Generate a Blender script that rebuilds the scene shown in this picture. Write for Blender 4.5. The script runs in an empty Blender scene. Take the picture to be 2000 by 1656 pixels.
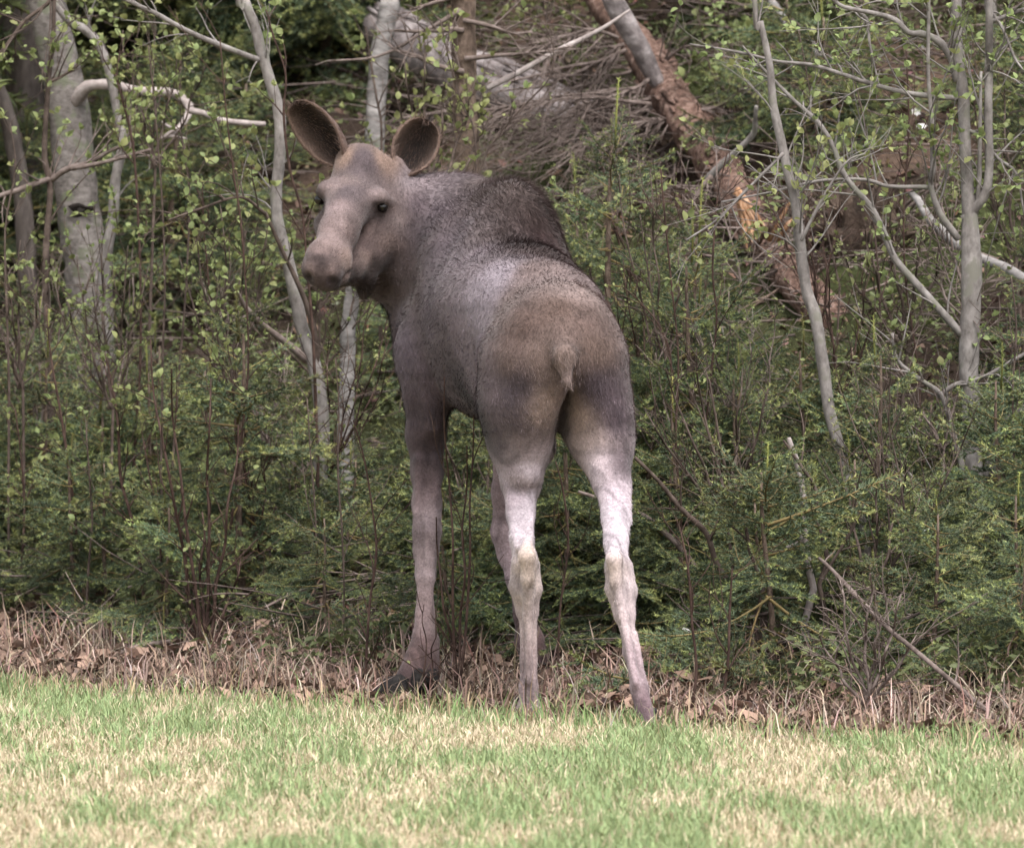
import bpy, math, random
import numpy as np
from mathutils import Vector, Matrix
R = math.radians
rng = np.random.default_rng(7)
random.seed(7)
scene = bpy.context.scene
col = scene.collection

# ------------------------------------------------------------------ camera
F = 16100.0                      # focal length in photo pixels (2000 px wide photo)
CAMZ = 1.55
PITCH = (828 - 400) / F          # level horizon sits at photo row 400
cam_d = bpy.data.cameras.new('camera'); cam = bpy.data.objects.new('camera', cam_d)
col.objects.link(cam); scene.camera = cam
cam.location = (0, 0, CAMZ); cam.rotation_euler = (math.pi / 2 - PITCH, 0, 0)
cam_d.sensor_width = 36; cam_d.lens = 36 * F / 2000
cam_d.clip_start = 0.5; cam_d.clip_end = 400
cam_d.dof.use_dof = True; cam_d.dof.focus_distance = 25.4; cam_d.dof.aperture_fstop = 8.0

# ------------------------------------------------------------------ sky, sun, exposure
world = bpy.data.worlds.new('World'); scene.world = world; world.use_nodes = True
SUN_EL, SUN_AZ = 62.0, 160.0     # veiled sun, high behind the camera
wn = world.node_tree.nodes; wl = world.node_tree.links
sky = wn.new('ShaderNodeTexSky'); sky.sky_type = 'NISHITA'; sky.sun_disc = False
sky.sun_elevation = R(SUN_EL); sky.sun_rotation = R(SUN_AZ)
sky.dust_density = 4.0; sky.air_density = 1.0
hs = wn.new('ShaderNodeHueSaturation'); hs.inputs['Saturation'].default_value = 0.22
wl.new(sky.outputs[0], hs.inputs['Color'])
bg = wn['Background']; bg.inputs['Strength'].default_value = 0.15
wl.new(hs.outputs[0], bg.inputs['Color'])
sun_d = bpy.data.lights.new('sun', 'SUN'); sun_d.energy = 1.1; sun_d.angle = R(30); sun_d.color = (1.0, 0.94, 0.91)
sun = bpy.data.objects.new('sun', sun_d); col.objects.link(sun)
az = R(SUN_AZ); el = R(SUN_EL)
sv = Vector((math.sin(az) * math.cos(el), math.cos(az) * math.cos(el), math.sin(el)))   # towards the sun
sun.rotation_euler = sv.to_track_quat('Z', 'Y').to_euler()
sun.location = sv * 60
vs = scene.view_settings
vs.view_transform = 'Standard'; vs.look = 'None'; vs.gamma = 1.0; vs.use_curve_mapping = False
vs.exposure = 1.1
scene.render.engine = 'CYCLES'
scene.cycles.use_denoising = True
scene.cycles.max_bounces = 4; scene.cycles.diffuse_bounces = 1; scene.cycles.use_adaptive_sampling = True; scene.cycles.adaptive_threshold = 0.025; scene.cycles.transparent_max_bounces = 8

# ------------------------------------------------------------------ pixel -> place
_cp, _sp = math.cos(PITCH), math.sin(PITCH)
def P(px, py, d):
    """point at world depth y = d that lies on the ray through photo pixel (px, py)"""
    rx = (px - 1000) / F; ru = (828 - py) / F
    dy = _cp + ru * _sp; dz = -_sp + ru * _cp
    t = d / dy
    return np.array((rx * t, d, CAMZ + dz * t))
def PX(d):                       # metres per photo pixel at depth d
    return d / F

# ------------------------------------------------------------------ mesh helpers
def new_mesh(name, verts, faces=None, tris=None, quads=None, mat=None, smooth=True):
    me = bpy.data.meshes.new(name)
    verts = np.asarray(verts, dtype=np.float32).reshape(-1, 3)
    if faces is not None:
        me.from_pydata(verts.tolist(), [], faces)
    else:
        parts = []; starts = []; tot = 0
        sizes = []
        for a in (tris, quads):
            if a is not None and len(a):
                a = np.asarray(a, dtype=np.int32); n = a.shape[1]
                parts.append(a.ravel()); starts.append(tot + np.arange(len(a)) * n); tot += a.size
        me.vertices.add(len(verts)); me.vertices.foreach_set('co', verts.ravel())
        loops = np.concatenate(parts); st = np.concatenate(starts).astype(np.int32)
        me.loops.add(len(loops)); me.loops.foreach_set('vertex_index', loops)
        me.polygons.add(len(st)); me.polygons.foreach_set('loop_start', st)
        me.update(calc_edges=True); me.validate()
    if smooth:
        me.polygons.foreach_set('use_smooth', np.ones(len(me.polygons), dtype=bool))
    if mat is not None: me.materials.append(mat)
    return me

def link(name, me, parent=None, loc=(0, 0, 0)):
    o = bpy.data.objects.new(name, me); col.objects.link(o); o.location = loc
    if parent is not None: o.parent = parent
    return o
def tag(o, label, cat=None, group=None, kind=None):
    if label: o['label'] = label
    if cat: o['category'] = cat
    if group: o['group'] = group
    if kind: o['kind'] = kind
    return o
def thing(name, label, cat, loc, group=None):
    o = bpy.data.objects.new(name, None); col.objects.link(o); o.location = loc
    o.empty_display_size = 0.1
    return tag(o, label, cat, group)
def set_col(me, cols, name='tint'):
    ca = me.color_attributes.new(name, 'FLOAT_COLOR', 'POINT')
    c = np.ones((len(me.vertices), 4), dtype=np.float32); c[:, :3] = cols
    ca.data.foreach_set('color', c.ravel())

class MB:
    """collects tubes, needles and leaves of ONE part"""
    def __init__(s): s.v = []; s.t = []; s.q = []; s.c = []; s.n = 0
    def add(s, v, t=None, q=None, c=None):
        v = np.asarray(v, dtype=np.float32)
        if t is not None and len(t): s.t.append(np.asarray(t, dtype=np.int64) + s.n)
        if q is not None and len(q): s.q.append(np.asarray(q, dtype=np.int64) + s.n)
        s.v.append(v); s.n += len(v)
        s.c.append(np.broadcast_to(np.asarray((1, 1, 1) if c is None else c, dtype=np.float32), (len(v), 3)))
    def mesh(s, name, mat, off=(0, 0, 0), smooth=True):
        v = np.concatenate(s.v) - np.asarray(off)
        me = new_mesh(name, v, tris=np.concatenate(s.t) if s.t else None, quads=np.concatenate(s.q) if s.q else None, mat=mat, smooth=smooth)
        set_col(me, np.concatenate(s.c))
        return me

def unit(v):
    v = np.asarray(v, dtype=float); return v / (np.linalg.norm(v, axis=-1, keepdims=True) + 1e-12)
def catmull(pts, per=4):
    pts = np.asarray(pts, dtype=float)
    if len(pts) < 3: 
        t = np.linspace(0, 1, per + 1)[:, None]; return pts[0] * (1 - t) + pts[-1] * t
    p = np.vstack([2 * pts[0] - pts[1], pts, 2 * pts[-1] - pts[-2]])
    out = []
    for i in range(1, len(p) - 2):
        for k in range(per):
            t = k / per
            out.append(0.5 * ((2 * p[i]) + (-p[i-1] + p[i+1]) * t + (2*p[i-1] - 5*p[i] + 4*p[i+1] - p[i+2]) * t*t + (-p[i-1] + 3*p[i] - 3*p[i+1] + p[i+2]) * t**3))
    out.append(p[-2]); return np.array(out)
def tube(mb, pts, rad, n=6, c=None, rough=0.0, cap=True):
    pts = np.asarray(pts, dtype=float); K = len(pts)
    rad = np.broadcast_to(np.asarray(rad, dtype=float), (K,))
    tan = unit(np.gradient(pts, axis=0))
    ref = np.array((0.31, 0.2, 0.93)) if abs(tan[0][2]) < 0.9 else np.array((1.0, 0.1, 0.0))
    a = unit(np.cross(tan[0], ref)); A = []
    for k in range(K):
        a = unit(a - tan[k] * a.dot(tan[k])); A.append(a)
    A = np.array(A); B = np.cross(tan, A)
    th = np.arange(n) * 2 * np.pi / n
    rr = rad[:, None] * (1 + (rough * rng.normal(size=(K, n)) if rough else np.zeros((K, n))))
    v = pts[:, None, :] + rr[..., None] * (np.cos(th)[None, :, None] * A[:, None, :] + np.sin(th)[None, :, None] * B[:, None, :])
    v = v.reshape(-1, 3)
    i = np.arange(K - 1)[:, None] * n; j = np.arange(n)[None, :]; j2 = (np.arange(n)[None, :] + 1) % n
    q = np.stack([i + j, i + j2, i + n + j2, i + n + j], -1).reshape(-1, 4)
    if cap:
        v = np.vstack([v, pts[:1] - tan[:1] * rad[0] * 0.2, pts[-1:] + tan[-1:] * rad[-1] * 0.4]); e0, e1 = K * n, K * n + 1
        jj = np.arange(n); t = np.vstack([np.stack([(jj + 1) % n, jj, np.full(n, e0)], -1), np.stack([(K - 1) * n + jj, (K - 1) * n + (jj + 1) % n, np.full(n, e1)], -1)])
    else: t = None
    mb.add(v, t, q, c)

# ------------------------------------------------------------------ materials
def mat_new(name):
    m = bpy.data.materials.new(name); m.use_nodes = True
    nt = m.node_tree; b = nt.nodes['Principled BSDF']; return m, nt, b
def N(nt, t, **kw):
    n = nt.nodes.new(t)
    for k, v in kw.items():
        if k in n.inputs: n.inputs[k].default_value = v
        else: setattr(n, k, v)
    return n
def ramp(nt, stops, fac):
    r = nt.nodes.new('ShaderNodeValToRGB'); el = r.color_ramp.elements
    while len(el) < len(stops): el.new(0.5)
    for e, (p, c) in zip(el, stops): e.position = p; e.color = (*c, 1)
    nt.links.new(fac, r.inputs[0]); return r.outputs[0]
def bark(name, c0, c1, c2, scale=(30, 30, 9), spots=None, bump=0.5, rough=0.9, lichen=None, bscale=1.0):
    m, nt, b = mat_new(name); L = nt.links
    tc = N(nt, 'ShaderNodeTexCoord'); mp = N(nt, 'ShaderNodeMapping', Scale=scale); L.new(tc.outputs['Object'], mp.inputs[0])
    n1 = N(nt, 'ShaderNodeTexNoise', Scale=1.0, Detail=7.0, Roughness=0.65); L.new(mp.outputs[0], n1.inputs['Vector'])
    n2 = N(nt, 'ShaderNodeTexNoise', Scale=7.0, Detail=4.0); L.new(tc.outputs['Object'], n2.inputs['Vector'])
    c = ramp(nt, [(0.32, c0), (0.5, c1), (0.68, c2)], n1.outputs[0])
    mx = N(nt, 'ShaderNodeMix', data_type='RGBA', blend_type='MULTIPLY'); mx.inputs[0].default_value = 0.7
    g = ramp(nt, [(0.3, (0.45, 0.43, 0.42)), (0.65, (1.1, 1.1, 1.1))], n2.outputs[0])
    L.new(c, mx.inputs[6]); L.new(g, mx.inputs[7]); out = mx.outputs[2]
    if lichen:
        n3 = N(nt, 'ShaderNodeTexNoise', Scale=14.0, Detail=5.0); L.new(tc.outputs['Object'], n3.inputs['Vector'])
        f = ramp(nt, [(0.56, (0, 0, 0)), (0.64, (1, 1, 1))], n3.outputs[0])
        m2 = N(nt, 'ShaderNodeMix', data_type='RGBA'); L.new(f, m2.inputs[0]); L.new(out, m2.inputs[6]); m2.inputs[7].default_value = (*lichen, 1); out = m2.outputs[2]
    at = N(nt, 'ShaderNodeAttribute', attribute_name='tint')
    m3 = N(nt, 'ShaderNodeMix', data_type='RGBA', blend_type='MULTIPLY'); m3.inputs[0].default_value = 1; L.new(out, m3.inputs[6]); L.new(at.outputs['Color'], m3.inputs[7])
    L.new(m3.outputs[2], b.inputs['Base Color'])
    bp = N(nt, 'ShaderNodeBump', Strength=bump, Distance=0.01 * bscale); L.new(n1.outputs[0], bp.inputs['Height']); L.new(bp.outputs[0], b.inputs['Normal'])
    b.inputs['Roughness'].default_value = rough; b.inputs['Specular IOR Level'].default_value = 0.25
    return m
def leafmat(name, colr, vary=0.25, trans=0.35, hue=0.03, rough=0.55, spec=0.3, noise=0.0):
    m, nt, b = mat_new(name); L = nt.links
    oi = N(nt, 'ShaderNodeObjectInfo'); at = N(nt, 'ShaderNodeAttribute', attribute_name='tint')
    mx = N(nt, 'ShaderNodeMix', data_type='RGBA', blend_type='MULTIPLY'); mx.inputs[0].default_value = 1
    mx.inputs[6].default_value = (*colr, 1); L.new(at.outputs['Color'], mx.inputs[7])
    h = N(nt, 'ShaderNodeHueSaturation')
    mr = N(nt, 'ShaderNodeMapRange'); mr.inputs['To Min'].default_value = 1 - vary; mr.inputs['To Max'].default_value = 1 + vary
    mh = N(nt, 'ShaderNodeMapRange'); mh.inputs['To Min'].default_value = 0.5 - hue; mh.inputs['To Max'].default_value = 0.5 + hue
    L.new(oi.outputs['Random'], mr.inputs[0])
    ml = N(nt, 'ShaderNodeMath', operation='FRACT'); mm = N(nt, 'ShaderNodeMath', operation='MULTIPLY'); mm.inputs[1].default_value = 7.31
    L.new(oi.outputs['Random'], mm.inputs[0]); L.new(mm.outputs[0], ml.inputs[0]); L.new(ml.outputs[0], mh.inputs[0])
    L.new(mr.outputs[0], h.inputs['Value']); L.new(mh.outputs[0], h.inputs['Hue']); L.new(mx.outputs[2], h.inputs['Color'])
    L.new(h.outputs[0], b.inputs['Base Color']); b.inputs['Roughness'].default_value = rough; b.inputs['Specular IOR Level'].default_value = spec
    if trans:
        tr = N(nt, 'ShaderNodeBsdfTranslucent'); L.new(h.outputs[0], tr.inputs['Color'])
        ms = N(nt, 'ShaderNodeMixShader'); ms.inputs[0].default_value = trans
        L.new(b.outputs[0], ms.inputs[1]); L.new(tr.outputs[0], ms.inputs[2]); L.new(ms.outputs[0], nt.nodes['Material Output'].inputs[0])
    return m
def ball(c, r, ax=None, n=16, m=10):
    th = np.linspace(0, 2 * np.pi, n, endpoint=False); ph = np.linspace(0.05, np.pi - 0.05, m)
    d = np.stack([np.outer(np.sin(ph), np.cos(th)), np.outer(np.sin(ph), np.sin(th)), np.outer(np.cos(ph), np.ones(n))], -1)
    r = np.broadcast_to(np.asarray(r, dtype=float), (3,)); ax = np.eye(3) if ax is None else np.array(ax)
    v = c + (d * r) @ ax
    i = np.arange(m - 1)[:, None] * n; j = np.arange(n)[None]; j2 = (j + 1) % n
    q = np.stack([i + j, i + n + j, i + n + j2, i + j2], -1).reshape(-1, 4)
    return v.reshape(-1, 3), q, [list(range(n))[::1], list(range((m - 1) * n, m * n))[::-1]]

LOC = [(110, 'before the dark trunk by the aspen'), (260, 'below the thick aspen trunk'), (420, 'around the red alder clump'), (560, 'below the curving pale sapling'), (760, 'beneath the moose\'s muzzle'), (1000, 'behind the moose\'s forelegs'),
       (1250, 'behind the moose\'s hind legs'), (1420, 'beside the moose\'s rump'), (1640, 'around the pale snapped stick'), (1800, 'by the slanting grey sapling'), (9999, 'by the grey multi-stemmed tree')]
def place_words(px):
    return next(w for lim, w in LOC if px < lim)
# ------------------------------------------------------------------ terrain
def edge_y(x):                   # where the mown lawn ends and the forest edge begins
    return 24.9 - 5.0 * np.tanh(0.96 * (np.asarray(x, dtype=float) + 0.1) / 5.0)
def vnoise(x, y, s, seed):       # smooth value noise
    x = np.asarray(x, dtype=float) / s; y = np.asarray(y, dtype=float) / s
    xi = np.floor(x).astype(np.int64); yi = np.floor(y).astype(np.int64); fx = x - xi; fy = y - yi
    fx = fx * fx * (3 - 2 * fx); fy = fy * fy * (3 - 2 * fy)
    def h(a, b):
        v = np.sin(a * 127.1 + b * 311.7 + seed * 74.7) * 43758.5453; return v - np.floor(v)
    return (h(xi, yi) * (1 - fx) + h(xi + 1, yi) * fx) * (1 - fy) + (h(xi, yi + 1) * (1 - fx) + h(xi + 1, yi + 1) * fx) * fy
def sstep(a, b, x):
    t = np.clip((np.asarray(x, dtype=float) - a) / (b - a), 0, 1); return t * t * (3 - 2 * t)
def gz(x, y):
    e = np.asarray(y, dtype=float) - edge_y(x)
    ep = np.maximum(e, 0)
    z = 0.10 * np.maximum(ep - 0.9, 0) + 0.25 * np.maximum(ep - 3.0, 0) * sstep(3.0, 6.3, ep)
    z = z - 0.2 * np.maximum(ep - 22, 0)
    rough = sstep(-0.1, 0.5, e) * (1 - 0.92 * np.exp(-((np.asarray(x) + 0.1) / 0.45) ** 2 - ((np.asarray(y) - 25.9) / 0.75) ** 2))
    z = z + rough * (0.10 * (vnoise(x, y, 0.35, 1) - 0.4) + 0.07 * (vnoise(x, y, 0.15, 2) - 0.5)) * (0.6 + 0.8 * sstep(1, 4, ep)) + 0.25 * sstep(4, 9, ep) * (vnoise(x, y, 1.7, 3) - 0.5)
    z = z + (1 - rough) * 0.012 * (vnoise(x, y, 0.8, 4) - 0.5)
    return z
def ground_mat():
    m, nt, b = mat_new('ground_soil'); L = nt.links
    at = N(nt, 'ShaderNodeAttribute', attribute_name='tint')
    tc = N(nt, 'ShaderNodeTexCoord')
    n1 = N(nt, 'ShaderNodeTexNoise', Scale=38.0, Detail=6.0, Roughness=0.7); L.new(tc.outputs['Object'], n1.inputs['Vector'])
    g = ramp(nt, [(0.3, (0.45, 0.42, 0.4)), (0.55, (1, 1, 1)), (0.75, (1.5, 1.4, 1.3))], n1.outputs[0])
    mx = N(nt, 'ShaderNodeMix', data_type='RGBA', blend_type='MULTIPLY'); mx.inputs[0].default_value = 1
    L.new(at.outputs['Color'], mx.inputs[6]); L.new(g, mx.inputs[7]); L.new(mx.outputs[2], b.inputs['Base Color'])
    bp = N(nt, 'ShaderNodeBump', Strength=0.8, Distance=0.02); L.new(n1.outputs[0], bp.inputs['Height']); L.new(bp.outputs[0], b.inputs['Normal'])
    b.inputs['Roughness'].default_value = 0.95; b.inputs['Specular IOR Level'].default_value = 0.1
    return m
xs = np.concatenate([np.linspace(-60, -5.2, 28), np.arange(-5, 5.01, 0.07), np.linspace(5.2, 60, 28)])
ys = np.concatenate([np.linspace(-30, 17, 24), np.arange(17.2, 22, 0.25), np.arange(22, 38, 0.07), np.linspace(38.2, 150, 60)])
GX, GY = np.meshgrid(xs, ys); GZ = gz(GX, GY)
gv = np.stack([GX, GY, GZ], -1).reshape(-1, 3)
ny, nx = GX.shape
ii = (np.arange(ny - 1)[:, None] * nx + np.arange(nx - 1)[None, :]).ravel()
gq = np.stack([ii, ii + 1, ii + nx + 1, ii + nx], -1)
gme = new_mesh('ground', gv, quads=gq, mat=ground_mat())
ge = gv[:, 1] - edge_y(gv[:, 0])
lawn_c = np.array((0.34, 0.29, 0.16)); lit_c = np.array((0.13, 0.09, 0.068)); soil_c = np.array((0.05, 0.036, 0.028)); moss_c = np.array((0.05, 0.058, 0.024))
w = sstep(-0.15, 0.15, ge)[:, None]; w2 = sstep(1.0, 2.2, ge + 0.8 * (vnoise(gv[:, 0], gv[:, 1], 0.5, 9) - 0.5))[:, None]
w3 = (sstep(3, 6, ge) * sstep(0.45, 0.7, vnoise(gv[:, 0], gv[:, 1], 0.9, 11)))[:, None]; w4 = (sstep(5, 8, ge) * sstep(0.5, 0.7, vnoise(gv[:, 0], gv[:, 1], 0.7, 12)))[:, None]
gc = lawn_c * (1 - w) + lit_c * w; gc = gc * (1 - w2) + soil_c * w2; gc = gc * (1 - w3) + moss_c * w3; gc = gc * (1 - w4) + lit_c * w4
set_col(gme, gc)
ground = link('ground', gme); tag(ground, 'lawn rising past its edge into a littered forest slope', None, None, 'structure')

# ------------------------------------------------------------------ lawn blades
def blades(n, xr, yr, keep, length, width, colf, lean=0.5, arch=0.35, zoff=0.0, segs=2, cluster=None):
    x = rng.uniform(*xr, n); y = rng.uniform(*yr, n)
    k = keep(x, y) > rng.random(n); x = x[k]; y = y[k]; n = len(x)
    z = gz(x, y) + zoff
    L = length(x, y) * rng.uniform(0.55, 1.3, n); wd = width * rng.uniform(0.6, 1.3, n)
    th = rng.uniform(0, 2 * np.pi, n); ph = rng.uniform(0, 2 * np.pi, n)
    ln = np.abs(rng.normal(0, lean, n)).clip(0, 1.48)
    dirh = np.stack([np.cos(th), np.sin(th), np.zeros(n)], -1)
    side = np.stack([np.cos(ph), np.sin(ph), np.zeros(n)], -1) * (wd / 2)[:, None]
    base = np.stack([x, y, z], -1)
    up = np.array((0, 0, 1.0))
    d1 = np.sin(ln)[:, None] * dirh + np.cos(ln)[:, None] * up
    ln2 = (ln + arch * rng.uniform(0.2, 2, n)).clip(0, 2.1)
    d2 = np.sin(ln2)[:, None] * dirh + np.cos(ln2)[:, None] * up
    mid = base + d1 * (L * 0.55)[:, None]; tip = mid + d2 * (L * 0.45)[:, None]
    v = np.stack([base - side, base + side, mid - side * 0.8, mid + side * 0.8, tip], 1).reshape(-1, 3)
    b0 = np.arange(n)[:, None] * 5
    t = np.concatenate([b0 + [0, 1, 3], b0 + [0, 3, 2], b0 + [2, 3, 4]])
    c = np.repeat(colf(x, y, n), 5, axis=0)
    return v, t, c
def lawn_green(x, y):            # 0 straw .. 1 green, in drifting patches
    s = vnoise(x, y * 0.22, 0.12, 21) * 0.38 + vnoise(x + 3, y * 0.5, 0.42, 22) * 0.40 + vnoise(x, y * 0.3, 0.035, 23) * 0.22
    return 0.20 + 0.74 * sstep(0.30, 0.62, s)
def lawn_col(x, y, n):
    g = (lawn_green(x, y) > rng.random(n)).astype(float)[:, None]
    green = np.array((0.235, 0.325, 0.155)) * rng.uniform(0.65, 1.3, (n, 1)) + np.array((0.08, 0.05, 0.02)) * rng.random((n, 1))
    straw = np.array((0.68, 0.565, 0.395)) * rng.uniform(0.6, 1.15, (n, 1))
    return green * g + straw * (1 - g)
M_blade = leafmat('grass_blade', (1, 1, 1), vary=0.0, trans=0.0, hue=0.0, rough=0.6, spec=0.2)
mb = MB()
inl = lambda x, y: np.maximum(1 - sstep(-0.05, 0.12, y - edge_y(x) + 0.8 * (vnoise(x, y, 0.33, 31) - 0.5) + 0.3 * (vnoise(x, y, 0.1, 32) - 0.5)), 0.10 * (1 - sstep(0.6, 1.5, y - edge_y(x))) * sstep(0.5, 0.7, vnoise(x, y, 0.3, 33)))
wdens = lambda x, y: inl(x, y) * np.where(np.abs(x) < 1.95, 1.0, 0.25)
v, t, c = blades(380000, (-3.6, 3.6), (18.8, 28.5), wdens, lambda x, y: 0.020 + 0.026 * lawn_green(x, y) + 0.02 * (vnoise(x, y, 0.09, 29) > 0.8), 0.0042, lawn_col, lean=0.7); mb.add(v, t, None, c)
# a taller unmown fringe along the edge and loose straw on the sward
fr = lambda x, y: np.exp(-((y - edge_y(x) + 0.08) / 0.22) ** 2)
v, t, c = blades(60000, (-3.2, 3.2), (22, 29.5), fr, lambda x, y: 0.05 + 0.06 * vnoise(x, y, 0.2, 35), 0.0045, lambda x, y, n: np.where(rng.random((n, 1)) < 0.62, np.array((0.20, 0.29, 0.11)) * rng.uniform(0.7, 1.2, (n, 1)), np.array((0.52, 0.40, 0.25)) * rng.uniform(0.6, 1.15, (n, 1))), lean=0.35); mb.add(v, t, None, c)
lawn = link('lawn_grass', mb.mesh('lawn_grass', M_blade, smooth=False)); tag(lawn, 'short spring lawn of green and straw-pale grass blades', 'grass', None, 'stuff')
# dead grass and straw tangle on the forest edge
mb = MB()
dg = lambda x, y: sstep(-0.3, 0.3, y - edge_y(x) + 0.8 * (vnoise(x, y, 0.33, 31) - 0.5)) * (1 - sstep(1.4, 2.7, y - edge_y(x) + 0.9 * (vnoise(x, y, 0.5, 9) - 0.5))) * (0.12 + 0.88 * sstep(0.35, 0.6, vnoise(x, y, 0.28, 41)))
dcol = lambda x, y, n: np.where(rng.random((n, 1)) < 0.25, np.array((0.56, 0.45, 0.36)), np.array((0.36, 0.255, 0.20))) * rng.uniform(0.35, 1.25, (n, 1)) * (1 + 0.06 * rng.normal(size=(n, 3)))
v, t, c = blades(210000, (-3.4, 3.4), (21.5, 32), dg, lambda x, y: 0.07 + 0.12 * vnoise(x, y, 0.5, 43), 0.0048, dcol, lean=2.4, arch=0.5, zoff=0.008); mb.add(v, t, None, c)
tuft = lambda x, y: sstep(0.0, 0.15, y - edge_y(x)) * (1 - sstep(1.2, 2.0, y - edge_y(x))) * sstep(0.7, 0.85, vnoise(x, y, 0.16, 47)) * 0.22
v, t, c = blades(90000, (-3.4, 3.4), (21.5, 32), tuft, lambda x, y: 0.13 + 0.1 * vnoise(x, y, 0.5, 43), 0.004, dcol, lean=0.95, arch=1.2); mb.add(v, t, None, c)
M_straw = leafmat('dead_straw', (1, 1, 1), vary=0.0, trans=0.0, hue=0.0, rough=0.7, spec=0.2)
dead = link('dead_grass', mb.mesh('dead_grass', M_straw, smooth=False)); tag(dead, 'matted dead brown grass along the lawn edge', 'dead grass', None, 'stuff')
# fallen leaves and herb layer
def flakes(n, xr, yr, keep, size, colf, flat=0.5, zo=0.01, stem=0.0):
    x = rng.uniform(*xr, n); y = rng.uniform(*yr, n); k = keep(x, y) > rng.random(n); x = x[k]; y = y[k]; n = len(x)
    nrm = unit(np.stack([rng.normal(0, flat, n), rng.normal(0, flat, n), np.ones(n)], -1))
    a = unit(np.cross(nrm, rng.normal(size=(n, 3)))); b = np.cross(nrm, a)
    s = size * rng.uniform(0.5, 1.3, n)[:, None]
    c0 = np.stack([x, y, gz(x, y) + zo + stem * rng.random(n)], -1)
    cu = rng.uniform(-0.2, 0.5, (n, 1)) * s
    v = np.stack([c0 - a * s, c0 + b * s * 0.5 + nrm * cu, c0 + a * s, c0 - b * s * 0.5 + nrm * cu], 1).reshape(-1, 3)
    b0 = np.arange(n)[:, None] * 4
    return v, np.concatenate([b0 + [0, 2, 1], b0 + [0, 3, 2]]), np.repeat(colf(n), 4, axis=0)
mb = MB()
lk = lambda x, y: sstep(0.0, 0.3, y - edge_y(x)) * (1 - 0.6 * sstep(2, 6, y - edge_y(x)))
v, t, c = flakes(90000, (-3.4, 3.4), (22, 40), lk, 0.022, lambda n: np.array((0.16, 0.105, 0.075)) * rng.uniform(0.25, 1.5, (n, 1)) * (1 + 0.1 * rng.normal(size=(n, 3))), flat=0.7); mb.add(v, t, None, c)
lit = link('leaf_litter', mb.mesh('leaf_litter', M_straw, smooth=False)); tag(lit, 'brown fallen leaves covering the forest floor', 'leaf litter', None, 'stuff')
mb = MB()
hk = lambda x, y: sstep(0.5, 1.3, y - edge_y(x)) * np.maximum(sstep(0.42, 0.62, vnoise(x, y, 0.5, 51)), sstep(5, 7, y - edge_y(x)) * sstep(0.25, 0.45, vnoise(x, y, 0.8, 52)))
vl, tl, cl_ = flakes(16000, (-3.4, 3.4), (21.5, 29), lambda x, y: sstep(0.0, 0.3, y - edge_y(x)) * (1 - sstep(1.5, 2.5, y - edge_y(x))), 0.034, lambda n: np.array((0.30, 0.20, 0.15)) * rng.uniform(0.3, 1.3, (n, 1)), flat=0.8, zo=0.02); lit_extra = (vl, tl, cl_)
v, t, c = flakes(130000, (-3.4, 3.6), (23, 40), hk, 0.019, lambda n: np.array((0.115, 0.135, 0.058)) * rng.uniform(0.6, 1.6, (n, 1)), flat=0.6, zo=0.02, stem=0.14); mb.add(v, t, None, c)
M_herb = leafmat('herb_leaf', (1, 1, 1), vary=0.0, trans=0.3, hue=0.0)
mb2 = MB(); mb2.add(lit_extra[0], lit_extra[1], None, lit_extra[2]); tag(link('fallen_leaves', mb2.mesh('fallen_leaves', M_straw, smooth=False)), 'larger dry brown leaves lying in the dead grass strip', 'leaf litter', None, 'stuff')
herb = link('ground_cover', mb.mesh('ground_cover', M_herb, smooth=False)); tag(herb, 'low green herbs carpeting the forest slope', 'ground cover', None, 'stuff')
# ------------------------------------------------------------------ bark, needle and leaf materials
B_aspen = bark('bark_grey_aspen', (0.09, 0.079, 0.072), (0.195, 0.174, 0.16), (0.29, 0.263, 0.245), scale=(30, 30, 55), bump=0.6, lichen=(0.15, 0.155, 0.11))
B_dark = bark('bark_dark_trunk', (0.06, 0.05, 0.045), (0.12, 0.10, 0.09), (0.18, 0.155, 0.14), bump=0.5)
B_birch = bark('bark_birch', (0.10, 0.09, 0.083), (0.25, 0.235, 0.225), (0.38, 0.355, 0.34), scale=(16, 16, 42), bump=0.3)
B_spruce = bark('bark_spruce', (0.07, 0.05, 0.038), (0.16, 0.115, 0.088), (0.25, 0.19, 0.15), scale=(45, 45, 30), bump=0.9)
B_fallen = bark('bark_red_spruce', (0.06, 0.035, 0.027), (0.20, 0.122, 0.094), (0.38, 0.27, 0.225), scale=(38, 38, 38), bump=1.0, bscale=2.0)
B_grey = bark('bark_weathered', (0.10, 0.085, 0.085), (0.26, 0.225, 0.22), (0.42, 0.38, 0.375), scale=(16, 16, 16), bump=1.0, rough=0.6, bscale=2.0)
B_stem = bark('bark_pale_sapling', (0.14, 0.125, 0.115), (0.25, 0.227, 0.212), (0.35, 0.322, 0.305), scale=(34, 34, 22), bump=0.3, lichen=(0.20, 0.19, 0.16))
B_twig = bark('bark_twig', (0.05, 0.036, 0.03), (0.10, 0.074, 0.061), (0.16, 0.122, 0.102), scale=(30, 30, 30), bump=0.1)
B_red = bark('bark_red_twig', (0.035, 0.021, 0.017), (0.072, 0.043, 0.034), (0.12, 0.078, 0.062), scale=(30, 30, 30), bump=0.1)
B_dead = bark('bark_dead_twig', (0.11, 0.082, 0.072), (0.19, 0.148, 0.13), (0.29, 0.235, 0.212), scale=(30, 30, 30), bump=0.1)
B_peel = bark('peeled_wood', (0.26, 0.215, 0.20), (0.40, 0.345, 0.325), (0.54, 0.48, 0.455), scale=(30, 30, 30), bump=0.2)
B_split = bark('fresh_split_wood', (0.20, 0.095, 0.045), (0.46, 0.26, 0.145), (0.68, 0.48, 0.34), scale=(40, 40, 8), bump=0.6)
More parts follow.
